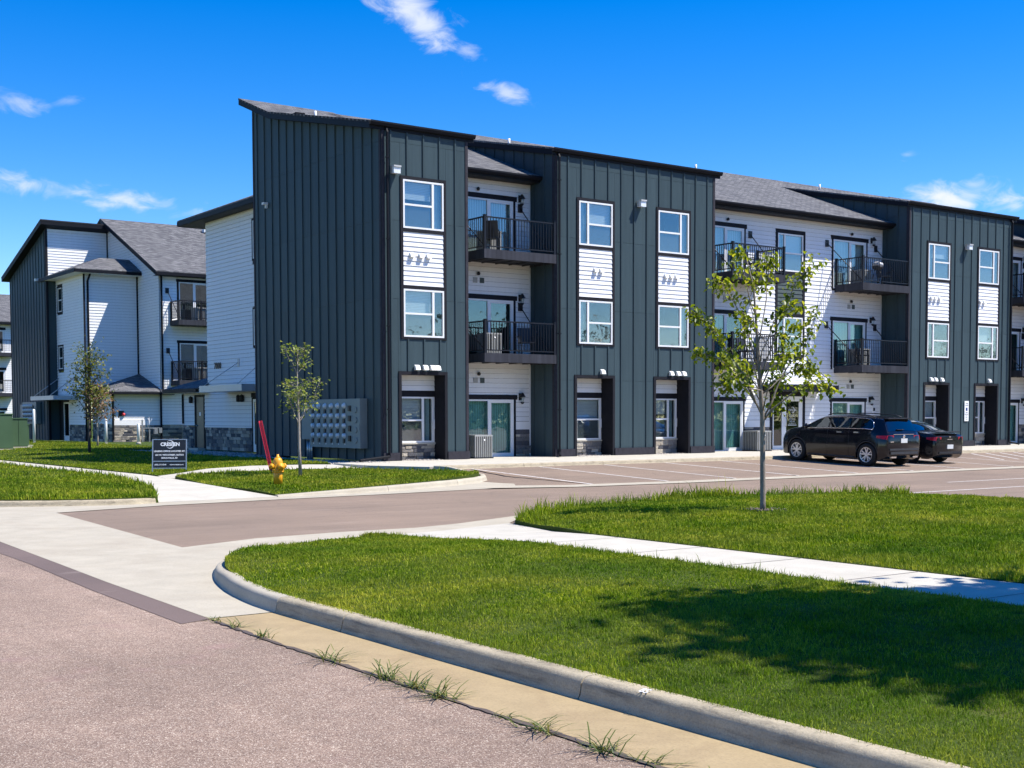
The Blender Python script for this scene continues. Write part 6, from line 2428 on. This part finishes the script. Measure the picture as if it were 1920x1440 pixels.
def car(name, label, loc, slope, sp, paint, group='cars parked nose-in at the front walk'):
    """lofted body; local +x is forward, y to the left, z up; the car heads for +Y"""
    root = thing(name, label, 'car', loc, group, False)
    root.rotation_euler = (0, -math.atan(slope), math.pi / 2)
    K = sp['top']
    kx, kz = [a for a, _ in K], [b for _, b in K]
    bx_, bz = zip(*sp['belt'])
    wx, ww = zip(*sp['width'])
    R = sp['R']
    wr, zw = R + .055, R
    xs = sorted(set([round(x, 4) for x in np.linspace(kx[0], kx[-1], 46)] + list(kx) +
                    [round(c + wr * s, 4) for c in sp['axles'] for s in (-1, -.985, -.9, -.7, -.4, 0, .4, .7, .9, .985, 1)]))
    floor = sp['floor']

    def sec(x):
        zt = float(np.interp(x, kx, kz))
        w = float(np.interp(x, wx, ww))
        zbelt = min(float(np.interp(x, bx_, bz)), zt - .035)
        e = float(np.interp(x, [kx[0], kx[0] + .25, kx[-1] - .3, kx[-1]], [.14, 0, 0, .08]))
        zb = floor + e
        for c in sp['axles']:
            if abs(x - c) < wr:
                zb = max(zb, zw + math.sqrt(wr * wr - (x - c) ** 2))
        zb = min(zb, zbelt - .12)
        hgt = zt - zbelt
        wg = w * .955 - hgt * sp.get('tumble', .42)
        zm = max(zb + .05, floor + .36)
        zh = max(zm + .04, zbelt - .10)
        inn = w * .72 if zb > floor + .2 else w * .86
        return [(0, floor + .02 + e), (inn * .9, floor + .02 + e), (inn, min(zb, floor + .5)), (w * .965, zb), (w, zm), (w * .995, zh), (w * .955, zbelt),
                (wg, zt - min(.055, hgt * .3)), (wg * .80, zt - min(.02, hgt * .12)), (0, zt)]

    secs = [sec(x) for x in xs]
    m = len(secs[0])
    V, F = [], []
    for x, s in zip(xs, secs):
        for y, z in s:
            V.append((x, y, z))
        for y, z in s[1:-1][::-1]:
            V.append((x, -y, z))
    n = 2 * m - 2
    for i in range(len(xs) - 1):
        for j in range(n):
            F.append((i * n + j, (i + 1) * n + j, (i + 1) * n + (j + 1) % n, i * n + (j + 1) % n))
    F.append(tuple(range(n)))
    F.append(tuple((len(xs) - 1) * n + j for j in range(n))[::-1])
    me = mesh('body', V, F)
    bm = bmesh.new()
    bm.from_mesh(me)
    bmesh.ops.recalc_face_normals(bm, faces=bm.faces)
    bm.to_mesh(me)
    bm.free()
    me.polygons.foreach_set('use_smooth', [True] * len(me.polygons))
    try:
        me.set_sharp_from_angle(angle=math.radians(32))
    except Exception:
        pass
    body = obj('body', me, paint, root)

    def side_pt(x, t, sgn, off):
        s = sec(x)
        (y0, z0), (y1, z1) = s[6], s[7]
        y, z = y0 + (y1 - y0) * t, z0 + (z1 - z0) * t
        nrm = Vector((0, (z1 - z0), -(y1 - y0))).normalized()
        return (x, sgn * (y + nrm.y * off), z + nrm.z * off)

    def side_glass(x0, x1, t0, t1, sgn, mat, slant0=0, slant1=0, name='side_window'):
        v, f = [], []
        k = 8
        for i in range(k + 1):
            a = i / k
            for t, xa, xb in ((t0, x0, x1), (t1, x0 + slant0, x1 + slant1)):
                v.append(side_pt(xa + (xb - xa) * a, t, sgn, .007))
        f = [(2 * i, 2 * i + 1, 2 * i + 3, 2 * i + 2) for i in range(k)]
        return obj(name, mesh(name, v, f, True), mat, root)

    def top_glass(x0, x1, frac, mat, name):
        v, f = [], []
        k = 7
        for i in range(k + 1):
            x = x0 + (x1 - x0) * i / k
            s = sec(x)
            for y, z in ((-s[7][0] * frac, s[7][1]), (-s[8][0] * frac, s[8][1]), (0, s[9][1]), (s[8][0] * frac, s[8][1]), (s[7][0] * frac, s[7][1])):
                sl = (float(np.interp(x + .05, kx, kz)) - float(np.interp(x - .05, kx, kz))) / .1
                nn = Vector((-sl, 0, 1)).normalized() * .012
                v.append((x + nn.x, y, z + nn.z))
        for i in range(k):
            for j in range(4):
                f.append((i * 5 + j, i * 5 + j + 1, i * 5 + j + 6, i * 5 + j + 5))
        return obj(name, mesh(name, v, f, True), mat, root)

    for sgn in (1, -1):
        for x0, x1, s0, s1, mt in sp['side_windows']:
            side_glass(x0, x1, .12, .88, sgn, mt, s0, s1)
    top_glass(*sp['rear_glass'], 'carglass', 'rear_window')
    top_glass(*sp['front_glass'], 'carglass', 'windscreen')

    # chrome line round the side windows
    for sgn in (1, -1):
        x0, x1 = sp['chrome']
        tube('window_trim', [side_pt(x0 + (x1 - x0) * i / 10, .05, sgn, .012) for i in range(11)], .013, 'chrome', root, 5)
        if sp.get('rails'):
            tube('window_trim', [side_pt(x0, .05, sgn, .012), side_pt(x0 - .02, .3, sgn, .012), side_pt(x0 + .05, .7, sgn, .012)] + [side_pt(x0 + .2 + (.62 - x0 - .2) * i / 8, .93, sgn, .012) for i in range(9)], .010, 'chrome', root, 5)
        if sp.get('rails'):
            a, b = sp['rails']
            tube('roof_rail', [(a + (b - a) * i / 8, sgn * (sec(a + (b - a) * i / 8)[7][0] - .03), sec(a + (b - a) * i / 8)[9][1] + (.035 if 0 < i < 8 else -.01)) for i in range(9)], .018, 'black', root, 6)
        # door seams, handles, mirror, sill
        for xd in sp['seams']:
            tube('door_seam', [(xd, sgn * (sec(xd)[k][0] + .002), sec(xd)[k][1]) for k in (3, 4, 5, 6)], .005, 'black', root, 4)
        for xh in sp['handles']:
            s = sec(xh)
            obj('door_handle', boxes_mesh('h', [(xh - .10, xh + .10, min(sgn * (s[5][0] + .002), sgn * (s[5][0] + .04)), max(sgn * (s[5][0] + .002), sgn * (s[5][0] + .04)), s[5][1] - .02, s[5][1] + .02)]), paint if not sp.get('chrome_handles') else 'chrome', root)
        xm = sp['mirror']
        s = sec(xm)
        lathe('mirror', [(.0, -.10), (.06, -.09), (.085, .0), (.07, .08), (.0, .10)], paint, root, 10, (xm, sgn * (s[6][0] + .11), s[6][1] + .09), 'y')
        tube('sill_trim', [(x, sgn * (sec(x)[3][0] + .004), sec(x)[3][1] + .05) for x in np.linspace(sp['axles'][1] + wr + .06, sp['axles'][0] - wr - .06, 8)], .03, 'cladding', root, 6)
        for c in sp['axles']:          # arch lip
            tube('arch_lip', [(c + wr * math.cos(a), sgn * (sec(c + wr * math.cos(a))[3][0] + .006), zw + wr * math.sin(a)) for a in np.linspace(.12, math.pi - .12, 14)], .022, 'cladding', root, 6)
    # wheels
    tyre_me = rim_me = None
    for c in sp['axles']:
        for sgn in (1, -1):
            w = bpy.data.objects.new('wheel', None)
            link(w)
            w.parent = root
            w.location = (c, sgn * (sp['track'] / 2), R)
            w.rotation_euler = (0, 0 if sgn < 0 else 0, 0 if sgn > 0 else math.pi)
            if tyre_me is None:
                h = .115
                rr = R * .665
                to = lathe('tyre', [(rr, -h), (R - .03, -h), (R - .008, -h * .75), (R, -h * .45), (R, h * .45), (R - .008, h * .75), (R - .03, h), (rr, h), (rr - .01, h * .5), (rr - .01, -h * .5)], 'tyre', w, 30, (0, 0, 0), 'y')
                tyre_me = to.data
                v, f = [], []

                def ring(r0, r1, y0, y1, seg=30):
                    k = len(v)
                    for j in range(seg):
                        a = 2 * math.pi * j / seg
                        v.append((r0 * math.cos(a), y0, r0 * math.sin(a)))
                        v.append((r1 * math.cos(a), y1, r1 * math.sin(a)))
                    for j in range(seg):
                        q = (j + 1) % seg
                        f.append((k + 2 * j, k + 2 * j + 1, k + 2 * q + 1, k + 2 * q))
                ring(rr + .004, rr + .002, h * .3, h * .95)
                ring(rr + .002, rr - .022, h * .95, h * .92)
                ring(rr - .022, rr - .03, h * .92, h * .2)
                ring(0.001, .065, h * .72, h * .72)
                ring(.065, .07, h * .72, h * .3)
                for s in range(5):
                    for dlt in (-.20, .20):
                        a0 = s * 2 * math.pi / 5 + math.pi / 2
                        p0 = (math.cos(a0 + dlt * .35) * .05, math.sin(a0 + dlt * .35) * .05)
                        p1 = (math.cos(a0 + dlt * 1.25) * (rr - .012), math.sin(a0 + dlt * 1.25) * (rr - .012))
                        d = Vector((p1[0] - p0[0], p1[1] - p0[1])).normalized()
                        nx, nz = -d.y * .021, d.x * .021
                        k = len(v)
                        for (px_, pz_), y1 in ((p0, h * .72), (p1, h * .80)):
                            for sg_ in (-1, 1):
                                v.append((px_ + nx * sg_, y1, pz_ + nz * sg_))
                                v.append((px_ + nx * sg_, y1 - .05, pz_ + nz * sg_))
                        f.append((k, k + 2, k + 6, k + 4))
                        f.append((k, k + 4, k + 5, k + 1))
                        f.append((k + 2, k + 3, k + 7, k + 6))
                rim_me = mesh('rim', v, f)
                obj('rim', rim_me, 'alloy', w)
                hub = lathe('brake_disc', [(.0, h * .1), (rr - .05, h * .1), (rr - .05, h * .02)], 'cladding', w, 20, (0, 0, 0), 'y')
                hub_me = hub.data
            else:
                for nm, d_ in (('tyre', tyre_me), ('rim', rim_me), ('brake_disc', hub_me)):
                    q = bpy.data.objects.new(nm, d_)
                    link(q)
                    q.parent = w
    # rear end
    xr = kx[0]

    def curved_box(nm, x_in, x_out, y0, y1, z0, z1, mat, bulge=.0):
        return obj(nm, boxes_mesh(nm, [(x_out, x_in, y0, y1, z0, z1)]), mat, root)
    for b in sp['rear_boxes']:
        curved_box(*b)
    for sgn in (1, -1):
        # tail lamp: patch wrapped on the flank and on the tail
        xa, xb_ = sp['tail_x']
        za, zb_ = sp['tail_z']
        v, f = [], []
        P = []
        xs_ = list(np.linspace(xb_, xa, 6))
        for x in xs_:
            s = sec(x)
            k = (x - xa) / (xb_ - xa)
            z_lo, z_hi = za + (zb_ - za) * .35 * k, zb_ - (zb_ - za) * .12 * k
            yl = float(np.interp(z_lo, [q[1] for q in s[4:7]], [q[0] for q in s[4:7]])) + .008
            yh = float(np.interp(z_hi, [q[1] for q in s[4:7]], [q[0] for q in s[4:7]])) + .008
            P.append(((x, sgn * yl, z_lo), (x, sgn * yh, z_hi)))
        yin = sp['tail_in']
        xe = xa - .018
        P.append(((xe, sgn * (yin + .02), za), (xe, sgn * yin, zb_)))
        for a, b in P:
            v += [a, b]
        f = [(2 * i, 2 * i + 1, 2 * i + 3, 2 * i + 2) for i in range(len(P) - 1)]
        obj('tail_lamp', mesh('tail_lamp', v, f), 'tail', root)
    return root, sec


SUV = dict(
    top=[(-2.24, .74), (-2.225, 1.00), (-2.18, 1.12), (-2.10, 1.27), (-2.01, 1.43), (-1.95, 1.54), (-1.87, 1.57), (-1.2, 1.615), (-.4, 1.635), (.2, 1.62), (.45, 1.585), (.64, 1.52),
         (.98, 1.35), (1.28, 1.195), (1.42, 1.165), (1.8, 1.125), (2.1, 1.06), (2.28, .96), (2.36, .80)],
    belt=[(-2.24, .98), (-1.6, 1.19), (1.3, 1.115), (2.36, .76)],
    width=[(-2.24, .80), (-2.19, .86), (-2.0, .905), (-1.2, .925), (1.5, .925), (1.9, .90), (2.15, .82), (2.3, .68), (2.36, .55)],
    R=.372, axles=(1.47, -1.48), floor=.22, track=1.63, tumble=.44,
    side_windows=[(.18, 1.12, 0.0, -.46, 'carglass_lit'), (-.72, .10, 0.0, 0.0, 'carglass'), (-1.16, -.79, 0.0, 0.0, 'carglass'), (-1.68, -1.22, .14, 0.0, 'carglass')],
    rear_glass=(-2.15, -1.97, .93), front_glass=(.66, 1.22, .93), chrome=(-1.66, 1.15), rails=(-1.6, .35),
    seams=[.14, -.75], handles=[-.37, -1.07], mirror=.98, chrome_handles=True,
    rear_boxes=[('number_plate', -2.22, -2.252, -.16, .16, .78, .92, 'plate'), ('tailgate_strip', -2.19, -2.226, -.52, .52, 1.045, 1.06, 'chrome'),
                ('bumper_guard', -2.17, -2.28, -.68, .68, .42, .50, 'cladding'), ('bumper_guard', -2.17, -2.27, -.72, .72, .54, .60, 'cladding'), ('exhaust_trim', -2.17, -2.29, .42, .66, .30, .35, 'chrome'), ('exhaust_trim', -2.17, -2.29, -.66, -.42, .30, .35, 'chrome'),
                ('badge_lettering', -2.22, -2.248, .52, .68, .80, .83, 'chrome'), ('roof_spoiler', -1.87, -2.06, -.60, .60, 1.54, 1.57, 'black'), ('rear_wiper', -2.14, -2.20, -.04, .30, 1.20, 1.215, 'black')],
    tail_x=(-2.21, -1.86), tail_z=(.89, 1.02), tail_in=.50)
SEDAN = dict(
    top=[(-2.28, .66), (-2.26, .93), (-2.18, 1.015), (-1.95, 1.06), (-1.62, 1.075), (-1.35, 1.18), (-1.0, 1.32), (-.7, 1.405), (-.3, 1.445), (.1, 1.44), (.35, 1.40), (.75, 1.20), (1.15, .995),
         (1.3, .965), (1.8, .88), (2.05, .80), (2.2, .66)],
    belt=[(-2.28, .85), (-1.7, 1.0), (-1.2, .985), (1.1, .90), (2.2, .60)],
    width=[(-2.28, .70), (-2.2, .80), (-1.9, .87), (-1.2, .895), (1.4, .895), (1.8, .85), (2.05, .75), (2.2, .55)],
    R=.325, axles=(1.35, -1.33), floor=.17, track=1.56, tumble=.46,
    side_windows=[(.08, 1.0, 0, -.45, 'carglass'), (-.85, .0, 0.1, 0, 'carglass'), (-1.35, -.92, .28, 0.1, 'carglass')],
    rear_glass=(-1.50, -.72, .93), front_glass=(.40, 1.08, .93), chrome=(-1.3, 1.0), seams=[.04, -.88], handles=[-.35, -1.1 + .05], mirror=.85,
    rear_boxes=[('number_plate', -2.26, -2.30, -.16, .16, .52, .66, 'plate'), ('spoiler', -2.02, -2.26, -.62, .62, 1.075, 1.10, 'black'), ('boot_badge', -2.2, -2.272, -.05, .05, .905, .935, 'chrome'),
                ('badge_lettering', -2.2, -2.268, -.14, .14, .83, .85, 'chrome'), ('bumper_guard', -2.22, -2.31, -.60, .60, .36, .42, 'black')],
    tail_x=(-2.25, -1.95), tail_z=(.79, .92), tail_in=.46)

sx_, sy_ = 14.22, -6.50
suv, _ = car('parked_suv', 'black sport utility vehicle with silver wheels parked beside the walk', (sx_, sy_, zlot(sx_, sy_) - .002), .037, SUV, 'paint_black')
lathe('tailgate_emblem', [(.040, -.012), (.055, -.012), (.055, 0.0), (.040, 0.0)], 'chrome', suv, 18, (-2.225, 0, .985), 'x')
obj('emblem_strokes', mesh('emblem', [(-2.238, -.03, 1.015), (-2.238, -.02, 1.015), (-2.238, .004, .953), (-2.238, -.004, .953), (-2.238, .03, 1.015), (-2.238, .02, 1.015)], [(0, 1, 2, 3), (5, 4, 2, 3)]), 'chrome', suv)
sx2, sy2 = 17.15, -6.10
car('parked_sedan', 'dark sedan with rear spoiler parked on the far side of the black vehicle', (sx2, sy2, zlot(sx2, sy2) - .002), .037, SEDAN, 'paint_dark')
# third car just showing at the right edge of the picture
